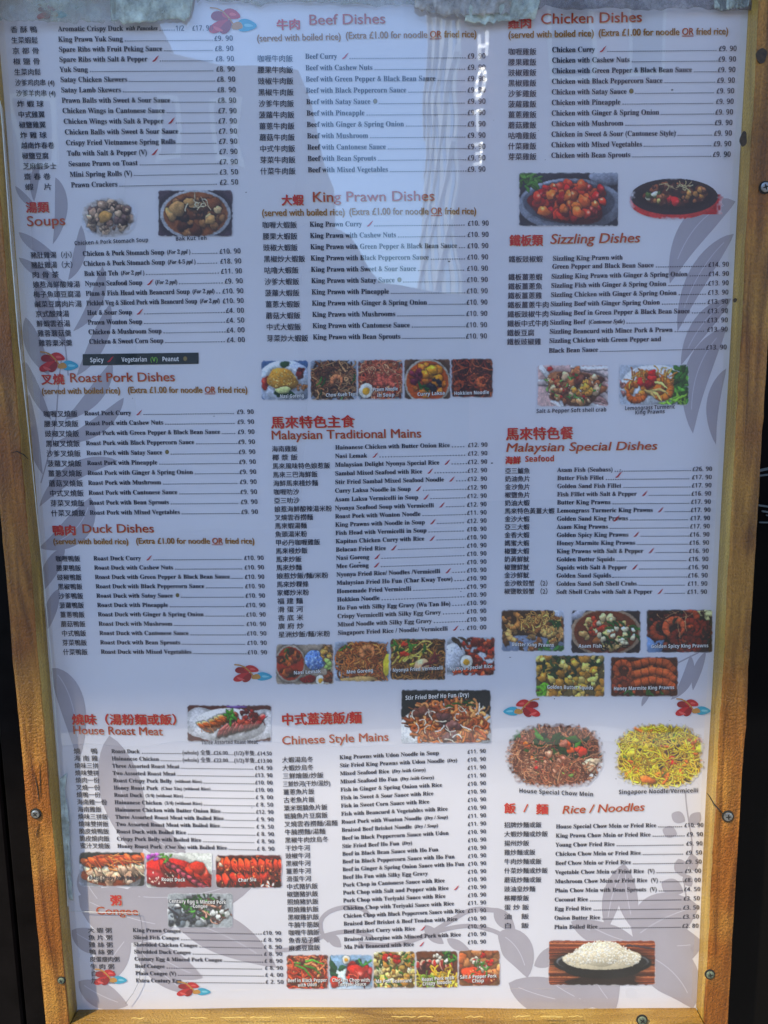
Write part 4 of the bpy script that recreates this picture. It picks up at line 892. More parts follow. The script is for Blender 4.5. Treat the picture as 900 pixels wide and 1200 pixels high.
M['cream'] = mat('cream_paint', (0.72, 0.72, 0.62, 1), 0.5, noise=(4, 0.06))
M['winglass'] = mat('dark_window_glass', (0.004, 0.0035, 0.0035, 1), 0.12, spec=0.11)
M['signwhite'] = mat('white_sign_paint', (0.85, 0.84, 0.82, 1), 0.5)
M['towerglass'] = mat('sky_reflecting_glass', (0.85, 0.9, 0.86, 1), 0.25, 1.0)
M['glowsign'] = mat('white_letters_added_glow', (0.85, 0.84, 0.82, 1), 0.5)
M['glowsign'].node_tree.nodes['Principled BSDF'].inputs['Emission Color'].default_value = (1, 0.98, 0.94, 1)
M['glowsign'].node_tree.nodes['Principled BSDF'].inputs['Emission Strength'].default_value = 0.9  # glow added so the letters read bright against the wall
M['blocker'] = mat('pale_blocker_cloth', (0.6, 0.6, 0.58, 1), 0.9, noise=(20, 0.1))

bm = bmesh.new(); box(bm, -40, 40, -2.6, 0.35, -0.3, 0.0)
tag(bmobj('pavement', bm, M['paving']), kind='structure')
bm = bmesh.new(); box(bm, -40, 40, -2.75, -2.602, -0.3, 0.004)
tag(bmobj('kerb', bm, M['kerb']), kind='structure')
bm = bmesh.new(); box(bm, -200, 200, -300, -2.752, -0.4, -0.12)
tag(bmobj('road', bm, M['asphalt']), kind='structure')

# dark shopfront the frame is fixed to
shop = empty('shopfront', (0, 0.03, 0))
tag(shop, 'dark glossy shopfront window behind and beside the wooden menu frame', 'shopfront')
GY = 0.022
bm = bmesh.new(); box(bm, XL + 0.05, 2.2, GY, GY + 0.006, 0.5, 2.7)
pane = bmobj('pane', bm, M['winglass'], shop, label='dark window pane to the right of the frame')
# left: black boarded panel with upright boards
for i in range(9):
    xa = XL + 0.046 - (i + 1) * 0.11
    bm = bmesh.new(); box(bm, xa, xa + 0.107, GY - 0.004, GY + 0.02, 0.5, 2.7)
    bmesh.ops.bevel(bm, geom=[e for e in bm.edges], offset=0.002, segments=1, affect='EDGES')
    bmobj('board', bm, M['blackwood'], shop)
bm = bmesh.new(); box(bm, -2.2, 2.2, GY - 0.02, 0.3, 0.0, 0.498); bmobj('stall_riser', bm, M['blackwood'], shop)
bm = bmesh.new(); box(bm, -2.2, 2.2, GY - 0.03, 0.3, 2.702, 3.1); bmobj('fascia', bm, M['blackwood'], shop)
bm = bmesh.new(); box(bm, -2.2, 2.2, 0.045, 0.3, 0.5, 2.7); bmobj('backing', bm, M['blackwood'], shop)
# flat grey streaks on the pane for faint shapes at the right edge
for (xa, ya, xb, yb, t_) in ((886, 551, 930, 541, 3), (886, 557, 930, 552, 2), (889, 591, 930, 597, 2.2), (893, 598, 930, 604, 2), (898, 603, 930, 609, 1.6), (890, 611.5, 930, 612, 1.6)):
    a = plane([xa, xb, xb, xa], [ya, yb, yb + t_, ya + t_], GY - 0.0015)
    b = a.copy(); b[:, 1] += 0.0012
    obj('pane_streak', np.vstack([a, b]), [(0, 1, 2, 3), (7, 6, 5, 4), (0, 4, 5, 1), (1, 5, 6, 2), (2, 6, 7, 3), (3, 7, 4, 0)], mat('grey_streak', (0.10, 0.13, 0.14, 1), 0.4), shop)

# awning added out of view above the shopfront; its edge shades the upper board
zsh = float(plane([450], [812])[0, 2])
AP = 0.9
drop = AP * math.tan(SUN_EL) / math.cos(SUN_AZ)
az = zsh + drop
aw = empty('blocker', (0, 0, az))
tag(aw, 'unseen pale cloth awning pulled out above the shopfront', 'blocker')
bm = bmesh.new()
vs = [bm.verts.new(p) for p in ((-5, 0.0, az + 0.55), (5, 0.0, az + 0.55), (5, -AP, az + 0.06), (-5, -AP, az + 0.06), (-5, 0.0, az + 0.535), (5, 0.0, az + 0.535), (5, -AP, az + 0.045), (-5, -AP, az + 0.045))]
for f in ((0, 3, 2, 1), (4, 5, 6, 7), (0, 1, 5, 4), (1, 2, 6, 5), (2, 3, 7, 6), (3, 0, 4, 7)): bm.faces.new([vs[i] for i in f])
bmobj('blocker_cloth', bm, M['blocker'], aw)
bm = bmesh.new(); box(bm, -5, 5, -AP - 0.025, -AP + 0.0, az, az + 0.05); bmobj('front_bar', bm, M['cream'], aw)
bm = bmesh.new(); box(bm, -9, 9, 0.03, 0.5, 3.102, 4.4); tag(bmobj('shop_wall', bm, M['render_wall']), kind='structure')


def street_house(name, label, outline, dist, depth, m_wall, wins=(), m_roof=None):
    """outline: roofline points (drawing units, mirrored by the cover) from left to right; walls go down to the ground"""
    r = empty(name)
    P = refl([p[0] for p in outline], [p[1] for p in outline], dist)
    V = []; n = len(P)
    for (x, y, z) in P: V.append((x, -dist, z))
    for (x, y, z) in P[::-1]: V.append((x, -dist, -0.118))
    m = len(V)
    V2 = [(x, y - depth, z) for x, y, z in V]
    F = [tuple(range(m))[::-1], tuple(range(m, 2 * m))]
    for i in range(m):
        j = (i + 1) % m
        F.append((i, j, m + j, m + i))
    r.location = (float(P[:, 0].mean()), -dist, -0.118)
    obj('wall', V + V2, F, m_wall, r)
    for (xa, ya, xb, yb) in wins:
        q = refl([xa, xb], [ya, yb], dist)
        bm = bmesh.new(); box(bm, min(q[:, 0]), max(q[:, 0]), -dist + 0.003, -dist + 0.06, min(q[:, 2]), max(q[:, 2]))
        wf = bmobj('window', bm, M['cream'], r)
        bm = bmesh.new(); box(bm, min(q[:, 0]) + 0.06, max(q[:, 0]) - 0.06, -dist + 0.061, -dist + 0.07, min(q[:, 2]) + 0.06, max(q[:, 2]) - 0.06)
        bmobj('pane', bm, M['winglass'], wf)
    tag(r, label, 'building')
    return r


street_house('town_house', 'tall grey brick house across the street mirrored at the left of the cover', [(-260, -60), (133, -60), (133, 600)], 9.0, 6, M['greybrick'], [(20, 120, 70, 190), (-80, 120, -30, 190)])
street_house('gabled_house', 'grey brick house with a roof falling to the right mirrored above the soups', [(134, 46), (300, 84), (349, 88), (351, 600)], 9.2, 5, M['greybrick'], [(180, 120, 215, 190), (255, 120, 290, 190)])
street_house('low_shop', 'low dark roofed shop mirrored below the patch of sky', [(352, 268), (362, 262), (385, 262), (402, 272), (448, 334), (496, 340), (548, 343), (549, 640)], 9.4, 4, M['slate'])
street_house('brick_hotel', 'pink brick hotel across the street mirrored right of the patch of sky', [(541, -80), (900, -80), (1200, -80), (1200, 700)], 12.0, 6, M['pinkbrick'], [(640, -10, 690, 90), (730, -10, 780, 90)])
# long pale side wall of the hotel, running away from the street and catching the sun
tw = empty('glazed_wing')
xs_ = float(refl([541], [100], 12.0)[0, 0]) - 0.03
p0 = plane([492], [150], -0.004)[0]; d0 = dirs([492], [150])[0] * np.array([1, -1, 1])
ye = float(p0[1] + d0[1] * (xs_ - p0[0]) / d0[0])
z1_ = float(refl([541], [-80], 12.0)[0, 2]) + 3
tw.location = (xs_, -12, -0.118)
tag(tw, 'long pale sunlit wing with upright window strips mirrored beside the pink hotel', 'building')
bm = bmesh.new(); box(bm, xs_, xs_ + 0.028, ye, -12.0, -0.118, z1_); bmobj('wall', bm, M['cream'], tw)
ny_ = 5
for i in range(ny_):
    ya = -12.5 + (ye + 12.8) * (i / ny_) ** 1.25; yb = -12.5 + (ye + 12.8) * ((i + 0.42) / ny_) ** 1.25
    for k in range(9):
        zz = 0.5 + k * 1.35
        if zz + 1.1 > z1_: break
        bm = bmesh.new(); box(bm, xs_ - 0.02, xs_ - 0.002, yb, ya, zz, zz + 1.12)
        bmobj('window', bm, M['winglass'], tw)
for k in range(9):
    zz = 0.5 + k * 1.35
    bm = bmesh.new(); box(bm, xs_ - 0.08, xs_ - 0.003, ye, -12.0, zz - 0.16, zz - 0.06)
    bmobj('floor_band', bm, M['signwhite'], tw)
# upright hotel sign of separate white letters
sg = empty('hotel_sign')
tag(sg, 'column of tall white letters with added glow fixed to the pink brick wall', 'sign')


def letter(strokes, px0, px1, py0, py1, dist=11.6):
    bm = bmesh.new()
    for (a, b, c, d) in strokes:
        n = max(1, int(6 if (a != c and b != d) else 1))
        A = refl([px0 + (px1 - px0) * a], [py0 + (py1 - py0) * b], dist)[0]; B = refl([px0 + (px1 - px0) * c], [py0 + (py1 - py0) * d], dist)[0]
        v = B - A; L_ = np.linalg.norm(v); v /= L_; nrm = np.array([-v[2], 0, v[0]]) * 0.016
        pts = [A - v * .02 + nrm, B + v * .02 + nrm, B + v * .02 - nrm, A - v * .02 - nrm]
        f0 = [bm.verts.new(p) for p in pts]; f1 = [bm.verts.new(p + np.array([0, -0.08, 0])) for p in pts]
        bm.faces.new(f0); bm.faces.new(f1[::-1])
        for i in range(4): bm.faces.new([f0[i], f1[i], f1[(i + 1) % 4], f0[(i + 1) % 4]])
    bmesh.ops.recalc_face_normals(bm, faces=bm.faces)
    bmobj('letter', bm, M['glowsign'], sg)


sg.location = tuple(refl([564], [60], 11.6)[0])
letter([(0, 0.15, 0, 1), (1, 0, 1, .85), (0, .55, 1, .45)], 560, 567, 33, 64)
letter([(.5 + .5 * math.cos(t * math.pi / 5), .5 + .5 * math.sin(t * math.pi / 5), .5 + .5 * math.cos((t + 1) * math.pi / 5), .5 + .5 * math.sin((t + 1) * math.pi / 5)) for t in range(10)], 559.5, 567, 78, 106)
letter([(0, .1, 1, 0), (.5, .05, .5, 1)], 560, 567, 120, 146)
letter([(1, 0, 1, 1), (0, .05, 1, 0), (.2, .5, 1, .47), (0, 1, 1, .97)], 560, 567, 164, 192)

# ------------------------------------------------------------------ wooden frame
WV = wood_mat('stained_pine_upright', (0.15, 0.058, 0.012, 1), (0.50, 0.235, 0.042, 1), (0.66, 0.46, 0.36, 1), 2)
WI = wood_mat('bare_yellow_pine', (0.28, 0.17, 0.035, 1), (0.56, 0.37, 0.085, 1), (0.8, 0.72, 0.6, 1), 2)
WH = wood_mat('stained_pine_crosswise', (0.17, 0.095, 0.018, 1), (0.38, 0.25, 0.06, 1), (0.80, 0.68, 0.5, 1), 0)
frame = empty('wooden_frame', ((XL + XR) / 2, -FD / 2, ZB - FW))
tag(frame, 'weathered golden brown wooden frame screwed round the menu', 'picture frame')
rng = np.random.default_rng(5)


def rail(quad, mw, along, label, w0, seed):
    """quad: four corners in the board plane (x,z); mitred rail, slightly rounded, with uneven edges"""
    bm = bmesh.new()
    q = [Vector((x, 0, z)) for x, z in quad]             # q0,q1 outer edge; q2,q3 inner edge (q3 next to q0)
    n = 90
    prof = [(0.0, 0.018), (0.0, -FD + 0.0010), (0.035, -FD), (0.28, -FD - 0.0003), (0.55, -FD), (0.80, -FD - 0.0002), (0.975, -FD), (1.0, -FD + 0.0008), (1.0, -FD * 0.5), (1.0, 0.018)]
    rg = np.random.default_rng(seed)
    ph = rg.random(8) * 6.28
    rows = []
    for i in range(n + 1):
        t = i / n
        O = q[0].lerp(q[1], t); I = q[3].lerp(q[2], t)
        row = []
        for k, (s, y) in enumerate(prof):
            p = O.lerp(I, s)
            d = 0.0004 * (math.sin(t * 23 + ph[k % 8]) + 0.6 * math.sin(t * 61 + ph[(k + 3) % 8])) + rg.normal() * 0.00012
            yy = y + (d if y < 0 else 0)
            if k in (7, 1): p = p + (I - O).normalized() * (rg.normal() * 0.00022 + 0.0003 * math.sin(t * 40 + ph[k % 8]))
            row.append(bm.verts.new((p.x, yy, p.z)))
        rows.append(row)
    for i in range(n):
        for k in range(len(prof) - 1):
            f_ = bm.faces.new([rows[i][k], rows[i + 1][k], rows[i + 1][k + 1], rows[i][k + 1]])
            if k >= 7 and mw is WV: f_.material_index = 1
        bm.faces.new([rows[i][-1], rows[i + 1][-1], rows[i + 1][0], rows[i][0]])
    bm.faces.new(rows[0]); bm.faces.new(rows[-1][::-1])
    bmesh.ops.recalc_face_normals(bm, faces=bm.faces)
    o = bmobj('rail', bm, [mw, WI], frame, label=label)
    o.data.polygons.foreach_set('use_smooth', [True] * len(o.data.polygons))
    o.data.set_sharp_from_angle(angle=math.radians(28))
    return o


g = 0.0006
WL, WR, WB = 0.0228, 0.0226, 0.032
rail([(XL - WL, ZB - WB), (XL - WL, ZT + FW), (XL, ZT), (XL, ZB)], WV, 2, 'left upright rail in orange brown wood', 0, 3)
rail([(XR + WR, ZB - WB), (XR + WR, ZT + FW), (XR, ZT), (XR, ZB)], WV, 2, 'right upright rail with a bright inner edge', 0, 4)
rail([(XL - WL + g, ZB - WB - g), (XR + WR - g, ZB - WB - g), (XR - g, ZB - g), (XL + g, ZB - g)], WH, 0, 'bottom rail with a pale olive upper face', 0, 5)
rail([(XL - WL + g, ZT + FW + g), (XR + WR - g, ZT + FW + g), (XR - g, ZT + g), (XL + g, ZT + g)], WH, 0, 'top rail above the menu', 0, 6)

M['screw'] = mat('zinc_screw', (0.42, 0.42, 0.40, 1), 0.35, 0.9, noise=(300, 0.3))
M['oldscrew'] = mat('corroded_screw', (0.16, 0.19, 0.13, 1), 0.6, 0.4, noise=(500, 0.5))
M['recess'] = mat('dark_recess', (0.02, 0.018, 0.015, 1), 0.8)


def screw(px, py, r, m_, label, sunk=0.0008, tilt=0.3):
    P = plane([px], [py], -FD)[0]
    bm = bmesh.new()
    bmesh.ops.create_cone(bm, cap_ends=True, segments=28, radius1=r * 1.35, radius2=r * 1.35, depth=0.0006, matrix=Matrix.Translation((P[0], -FD - 0.0005, P[2])) @ Matrix.Rotation(math.pi / 2, 4, 'X'))
    bmobj('countersink', bm, M['recess'], frame)
    bm = bmesh.new()
    ring = []
    for (rr, yy) in ((r * 1.02, -0.0012), (r, -0.0019), (r * 0.75, -0.0023), (r * 0.36, -0.0024)):
        ring.append([bm.verts.new((P[0] + rr * math.cos(a), -FD + yy, P[2] + rr * math.sin(a))) for a in [i * math.tau / 28 for i in range(28)]])
    for a, b in zip(ring, ring[1:]):
        for i in range(28): bm.faces.new([a[i], a[(i + 1) % 28], b[(i + 1) % 28], b[i]])
    bm.faces.new(ring[-1])
    bmesh.ops.recalc_face_normals(bm, faces=bm.faces)
    h = bmobj('screw', bm, m_, frame, label=label)
    bm = bmesh.new()
    for k in range(2):
        a = tilt + k * math.pi / 2
        c, s = math.cos(a), math.sin(a)
        L_, W_ = r * 0.62, r * 0.17
        pts = [(-L_, -W_ * .5), (-W_, -W_), (W_, -W_), (L_, -W_ * .5), (L_, W_ * .5), (W_, W_), (-W_, W_), (-L_, W_ * .5)]
        vs = [bm.verts.new((P[0] + x * c - z * s, -FD - 0.00255 - k * 0.00003, P[2] + x * s + z * c)) for x, z in pts]
        vb = [bm.verts.new(v.co + Vector((0, 0.0003, 0))) for v in vs]
        bm.faces.new(vs); bm.faces.new(vb[::-1])
        for i in range(8): bm.faces.new([vs[i], vb[i], vb[(i + 1) % 8], vs[(i + 1) % 8]])
    bmesh.ops.recalc_face_normals(bm, faces=bm.faces)
    bmobj('cross_slot', bm, M['recess'], h)


screw(896, 220, 0.0037, M['screw'], 'bright cross head screw high on the right rail')
screw(42.5, 953, 0.0037, M['screw'], 'bright cross head screw on the left rail', tilt=0.7)
screw(852.5, 956, 0.0040, M['screw'], 'bright cross head screw beside the crack on the right rail', tilt=0.1)
screw(72.5, 1148, 0.0030, M['oldscrew'], 'corroded screw low on the left rail', tilt=0.5)
screw(831.5, 1141, 0.0036, M['oldscrew'], 'corroded screw low on the right rail', tilt=0.2)
screw(752, 1194.5, 0.0040, M['oldscrew'], 'corroded screw in the bottom rail', tilt=0.9)
# knots
M['knot'] = mat('dark_knot', (0.05, 0.028, 0.012, 1), 0.5, noise=(400, 0.5))
for (px, py, r, e) in ((892, 66, 0.0040, 1.4), (861, 352, 0.0014, 1.2), (871, 163, 0.0026, 2.2)):
    P = plane([px], [py], -FD)[0]
    bm = bmesh.new()
    vs = [bm.verts.new((P[0] + r * (1 + .18 * math.sin(3 * a + px)) * math.cos(a), -FD - 0.0010, P[2] + r * e * math.sin(a))) for a in [i * math.tau / 18 for i in range(18)]]
    vb = [bm.verts.new(v.co + Vector((0, 0.0012, 0))) for v in vs]
    bm.faces.new(vs)
    for i in range(18): bm.faces.new([vs[i], vb[i], vb[(i + 1) % 18], vs[(i + 1) % 18]])
    bmesh.ops.recalc_face_normals(bm, faces=bm.faces)
    bmobj('knot', bm, M['knot'], frame)


def crack(pts, w_, name='crack', y=-FD - 0.0009, m_='recess', parent=None):
    pts = np.array(pts, float)
    V = []; F = []
    for i, (x, yy) in enumerate(pts):
        a = pts[max(0, i - 1)]; b = pts[min(len(pts) - 1, i + 1)]
        d = b - a; d /= np.linalg.norm(d)
        n = np.array([-d[1], d[0]]) * w_ * (0.5 if 0 < i < len(pts) - 1 else 0.12)
        for s in (1, -1):
            q = (x + n[0] * s, yy + n[1] * s)
            V.append(plane([q[0]], [q[1]], y)[0])
        for s in (1, -1):
            v = V[2 * len(V) // 2 - 2 + 0] if False else None
    k = len(pts)
    V = V + [v + np.array([0, 0.0004, 0]) for v in V]
    for i in range(k - 1):
        a, b, c, d = 2 * i, 2 * i + 1, 2 * i + 3, 2 * i + 2
        o_ = 2 * k
        F += [(a, b, c, d), (a + o_, d + o_, c + o_, b + o_), (a, d, d + o_, a + o_), (b, b + o_, c + o_, c)]
    return obj(name, V, F, M[m_], parent if parent else frame)


crack([(828.5, 929), (832, 934), (836, 941), (842, 948), (849, 955)], 1.3)
crack([(40, 905), (44, 925), (45.5, 940)], 0.9)
crack([(45.5, 965), (43, 977), (44, 982)], 0.8)
crack([(46.5, 893), (47, 915), (47.5, 935)], 0.6)
crack([(12, 531), (20, 529), (28, 533), (33, 538)], 1.2)
# chipped bright arris on the bottom rail
M['bare'] = mat('bare_pine', (0.60, 0.42, 0.13, 1), 0.6, noise=(200, 0.2))
M['varnish_edge'] = mat('dark_varnish', (0.16, 0.075, 0.02, 1), 0.35, noise=(100, 0.3))
x = 116.0
while x < 690:
    L_ = rng.uniform(7, 34)
    if rng.random() < 0.75:
        n_ = 6
        crack([(x + L_ * i / n_, 1193.6 - (x + L_ * i / n_ - 100) * 0.0045 + rng.normal() * 0.5) for i in range(n_ + 1)], rng.uniform(0.5, 1.3), 'chipped_edge', -FD - 0.0012, 'bare')
    x += L_ + rng.uniform(2, 16)

# ------------------------------------------------------------------ the printed menu
poster = empty('menu_poster', ((XL + XR) / 2, 0, ZB))
tag(poster, 'printed restaurant menu in English and Chinese held inside the wooden frame', 'menu')
nx, nz = 120, 170
xs = np.linspace(XL - 0.003, XR + 0.003, nx); zs = np.linspace(ZB - 0.003, ZT + 0.003, nz)
Xg, Zg = np.meshgrid(xs, zs)
V = np.stack([Xg, -BASE - wave(Xg, Zg) * 0.8, Zg], -1).reshape(-1, 3)
idx = np.arange(nx * nz).reshape(nz, nx)
F = np.stack([idx[:-1, :-1], idx[:-1, 1:], idx[1:, 1:], idx[1:, :-1]], -1).reshape(-1, 4)
obj('sheet', V, F, M['paper'], poster, smooth=True)
bm = bmesh.new(); box(bm, XL - 0.003, XR + 0.003, 0.002, 0.018, ZB - 0.003, ZT + 0.003)
bmobj('backing_board', bm, M['blackwood'], frame)

# mauve leaf and flower print
nleaf = [0]


def leafshape(a, b, w_, ctrl=None, ink='leaf', vein=True, fat=0.9):
    a = np.array(a, float); b = np.array(b, float)
    c = np.array(ctrl, float) if ctrl else (a + b) / 2 + np.array([-(b - a)[1], (b - a)[0]]) * 0.10
    n = 16
    pr = newprint(L_LEAF + nleaf[0] * 0.0000025); nleaf[0] += 1
    L_ = []; R_ = []; Cn = []
    for i in range(n + 1):
        t = i / n
        p = (1 - t) ** 2 * a + 2 * t * (1 - t) * c + t * t * b
        d = 2 * (1 - t) * (c - a) + 2 * t * (b - c); d /= np.linalg.norm(d) + 1e-9
        k = w_ / 2 * math.sin(math.pi * t ** fat) ** 0.8 if 0 < t < 1 else 0.05
        nn_ = np.array([-d[1], d[0]])
        L_.append(p + nn_ * k); R_.append(p - nn_ * k); Cn.append((p, nn_))
    L_ = np.array(L_); R_ = np.array(R_); kc = 6
    V_ = np.vstack([L_ + (R_ - L_) * q / kc for q in range(kc + 1)])
    T = []
    for q in range(kc):
        o0, o1 = q * (n + 1), (q + 1) * (n + 1)
        for i in range(n): T += [(o0 + i, o0 + i + 1, o1 + i), (o0 + i + 1, o1 + 1 + i, o1 + i)]
    pr.add(V_[:, 0], V_[:, 1], T, ink)
    if vein and w_ > 20:
        q = []
        for i, (p, nn_) in enumerate(Cn[2:-3]): q += [p + nn_ * 0.45, p - nn_ * 0.45]
        q = np.array(q); k = len(q) // 2
        pr.add(q[:, 0], q[:, 1], [t for i in range(k - 1) for t in ((2 * i, 2 * i + 1, 2 * i + 2), (2 * i + 1, 2 * i + 3, 2 * i + 2))], 'leafline', 0.0000012)
    pr.build('printed_leaf', poster)


def vine(pts, w_):
    pts = np.array(pts, float)
    # smooth
    for _ in range(3):
        q = [pts[0]]
        for a, b in zip(pts[:-1], pts[1:]): q += [a * .75 + b * .25, a * .25 + b * .75]
        q.append(pts[-1]); pts = np.array(q)
    pr = newprint(L_LEAF + nleaf[0] * 0.0000025); nleaf[0] += 1
    d = np.gradient(pts, axis=0); d /= np.linalg.norm(d, axis=1)[:, None]
    nrm = np.stack([-d[:, 1], d[:, 0]], 1) * w_ / 2
    V_ = np.vstack([pts + nrm, pts - nrm]); n = len(pts)
    pr.add(V_[:, 0], V_[:, 1], [t for i in range(n - 1) for t in ((i, i + 1, n + i), (i + 1, n + 1 + i, n + i))], 'leaf')
    pr.build('printed_vine', poster)


for a_ in [((65, 208), (62, 286), 15, (80, 240)), ((95, 264), (80, 328), 14, (97, 305)), ((120, 312), (86, 388), 16, (120, 358)), ((129, 356), (90, 440), 19, (118, 408)), ((45, 190), (40, 236), 10), ((22, 272), (66, 300), 13),
           ((22, 302), (76, 331), 13), ((18, 218), (46, 247), 8), ((42, 330), (78, 402), 18), ((30, 372), (58, 440), 20), ((30, 424), (60, 492), 13), ((131, 424), (76, 492), 19, (118, 468)), ((145, 466), (66, 518), 19, (118, 510)), ((34, 462), (50, 556), 15),
           ((138, 540), (46, 594), 20, (80, 540)), ((106, 583), (46, 642), 32, (98, 630)), ((76, 641), (49, 694), 18), ((69, 690), (56, 738), 14), ((60, 783), (92, 892), 30, (92, 810)),
           ((128, 862), (165, 1006), 50, (140, 930)), ((150, 955), (222, 1006), 34), ((140, 1048), (308, 1022), 56, (230, 1062)), ((92, 1050), (204, 1086), 62), ((202, 1078), (324, 1134), 46, (262, 1086)),
           ((152, 1096), (112, 1162), 38), ((165, 1104), (238, 1146), 30), ((160, 1108), (222, 1164), 26), ((84, 1090), (132, 1112), 28), ((92, 1150), (150, 1178), 30), ((95, 1020), (120, 1060), 26),
           ((386, 1094), (400, 1110), 12), ((580, 1064), (604, 1090), 18), ((583, 1094), (618, 1146), 36, (612, 1104)), ((524, 1100), (550, 1113), 12), ((498, 1084), (520, 1106), 14),
           ((862, 236), (785, 332), 34, (806, 250)), ((860, 274), (794, 388), 24, (812, 312)), ((857, 350), (798, 428), 22, (818, 372)), ((851, 384), (812, 508), 30, (802, 430)), ((851, 432), (839, 521), 15, (826, 470)),
           ((809, 768), (786, 820), 13, (812, 800)), ((827, 764), (812, 809), 10), ((762, 810), (752, 828), 6),
           ((732, 1012), (711, 1090), 22), ((733, 1014), (746, 1092), 24), ((669, 1080), (748, 1103), 28), ((690, 1084), (750, 1106), 26), ((742, 1100), (819, 1062), 62, (775, 1072)), ((744, 1104), (824, 1105), 58), ((626, 1132), (660, 1106), 20),
           ((596, 1152), (692, 1176), 44), ((640, 1146), (700, 1178), 30), ((680, 1112), (722, 1182), 62), ((738, 1112), (812, 1182), 56, (800, 1130)), ((746, 1050), (746, 1104), 8)]:
    leafshape(*a_)
for (x, y, rx, ry, an) in ((795, 958, 9, 7, .5), (815, 959, 9, 7, -.9), (785, 975, 9, 7, .3), (798, 1017, 11, 8, 1.3), (788, 1040, 14, 10, .4), (812, 1011, 10, 7, 1.4), (806, 1032, 8, 6, 1.0)):
    c, s = math.cos(an), math.sin(an)
    leafshape((x - rx * c, y - rx * s), (x + rx * c, y + rx * s), ry * 2, (x, y), vein=False)
vine([(803, 928), (805, 950), (810, 978), (812, 1000), (800, 1030), (806, 1060)], 1.6)
vine([(72, 420), (68, 455), (66, 492), (58, 530), (48, 566)], 1.4)
vine([(56, 300), (66, 330), (76, 400), (80, 440)], 1.6)
vine([(386, 1103), (376, 1094), (375, 1076), (392, 1064), (422, 1062), (434, 1074)], 5)
vine([(322, 1114), (350, 1112), (378, 1096), (412, 1090), (436, 1098)], 5)
vine([(420, 1106), (463, 1109), (501, 1096), (531, 1077), (554, 1064), (581, 1067)], 5.5)
vine([(505, 1093), (547, 1083), (578, 1090), (592, 1098)], 5)
vine([(834, 757), (812, 768), (790, 779)], 1.6)


def flower(x0, y0, x1, y1, mirror=False):
    w_, h_ = x1 - x0, y1 - y0
    pr = newprint(L_TEXT)
    def E(cx, cy, rx, ry, an, ink, dl=0.0):
        P_ = []
        for i in range(20):
            a = i * math.tau / 20
            u, v = rx * math.cos(a), ry * math.sin(a) * (1 - 0.35 * math.cos(a))
            X_ = cx + u * math.cos(an) - v * math.sin(an); Y_ = cy + u * math.sin(an) + v * math.cos(an)
            if mirror: X_ = 1 - X_
            P_.append((x0 + X_ * w_, y0 + Y_ * h_))
        pr.poly(P_, ink, dl)
    E(.20, .66, .30, .13, -.9, 'petal'); E(.22, .36, .20, .15, .2, 'petal2', .000008); E(.47, .30, .21, .16, .5, 'petal', .000012); E(.36, .70, .25, .10, -1.2, 'petal2', .000016)
    E(.80, .66, .22, .2, .12, 'cyan', .00002); E(.60, .68, .12, .13, .6, 'stemgold', .000024)
    E(.17, .78, .05, .12, 2.2, 'petalpale', .000026); E(.50, .30, .08, .05, .3, 'petalpale', .000026); E(.84, .66, .10, .05, .15, 'cyanpale', .000026)
    pts = [(0, .08), (.14, .1), (.28, .2), (.42, .42), (.56, .74)]
    for i in range(4):
        a, b = np.array(pts[i]), np.array(pts[i + 1])
        if mirror: a[0] = 1 - a[0]; b[0] = 1 - b[0]
        A = np.array([x0 + a[0] * w_, y0 + a[1] * h_]); B = np.array([x0 + b[0] * w_, y0 + b[1] * h_])
        d = (B - A) / np.linalg.norm(B - A); n_ = np.array([-d[1], d[0]]) * 0.75
        pr.poly([A + n_, B + n_, B - n_, A - n_], 'stemgold', .00003)
    pr.build('flower_emblem', poster)


flower(47, 410, 91, 438); flower(274.5, 777, 318, 801); flower(111, 1134, 148, 1156); flower(208, 1149, 246, 1169)
flower(590.5, 817, 632, 842, True); flower(792.5, 817, 832, 841); flower(44, 4, 78, 24); flower(246, 6, 300, 42)


def chili(pr, x, y, s_=1.0):
    pts = [(-4.2, 3.0), (-2.4, 3.6), (0.2, 2.2), (2.2, -0.6), (3.4, -2.6), (2.2, -3.2), (0.6, -1.6), (-1.0, 0.6)]
    pr.poly([(x + a * s_, y + b * s_) for a, b in pts], 'chili')
    pr.poly([(x + a * s_, y + b * s_) for a, b in ((2.4, -3.0), (4.2, -4.6), (4.6, -4.2), (3.4, -2.5))], 'green' if False else 'chili')


def nut(pr, x, y, s_=1.0):
    pr.poly([(x + 2.9 * s_ * math.cos(a), y + 3.3 * s_ * math.sin(a)) for a in [i * math.tau / 12 for i in range(12)]], 'nutdark')
    pr.poly([(x + 2.2 * s_ * math.cos(a), y + 2.6 * s_ * math.sin(a)) for a in [i * math.tau / 12 for i in range(12)]], 'nut', 0.00002)


def ctrl(pts, i):
    k = [p[0] for p in pts]
    return float(np.interp(i, k, [p[1] for p in pts])), float(np.interp(i, k, [p[2] for p in pts]))


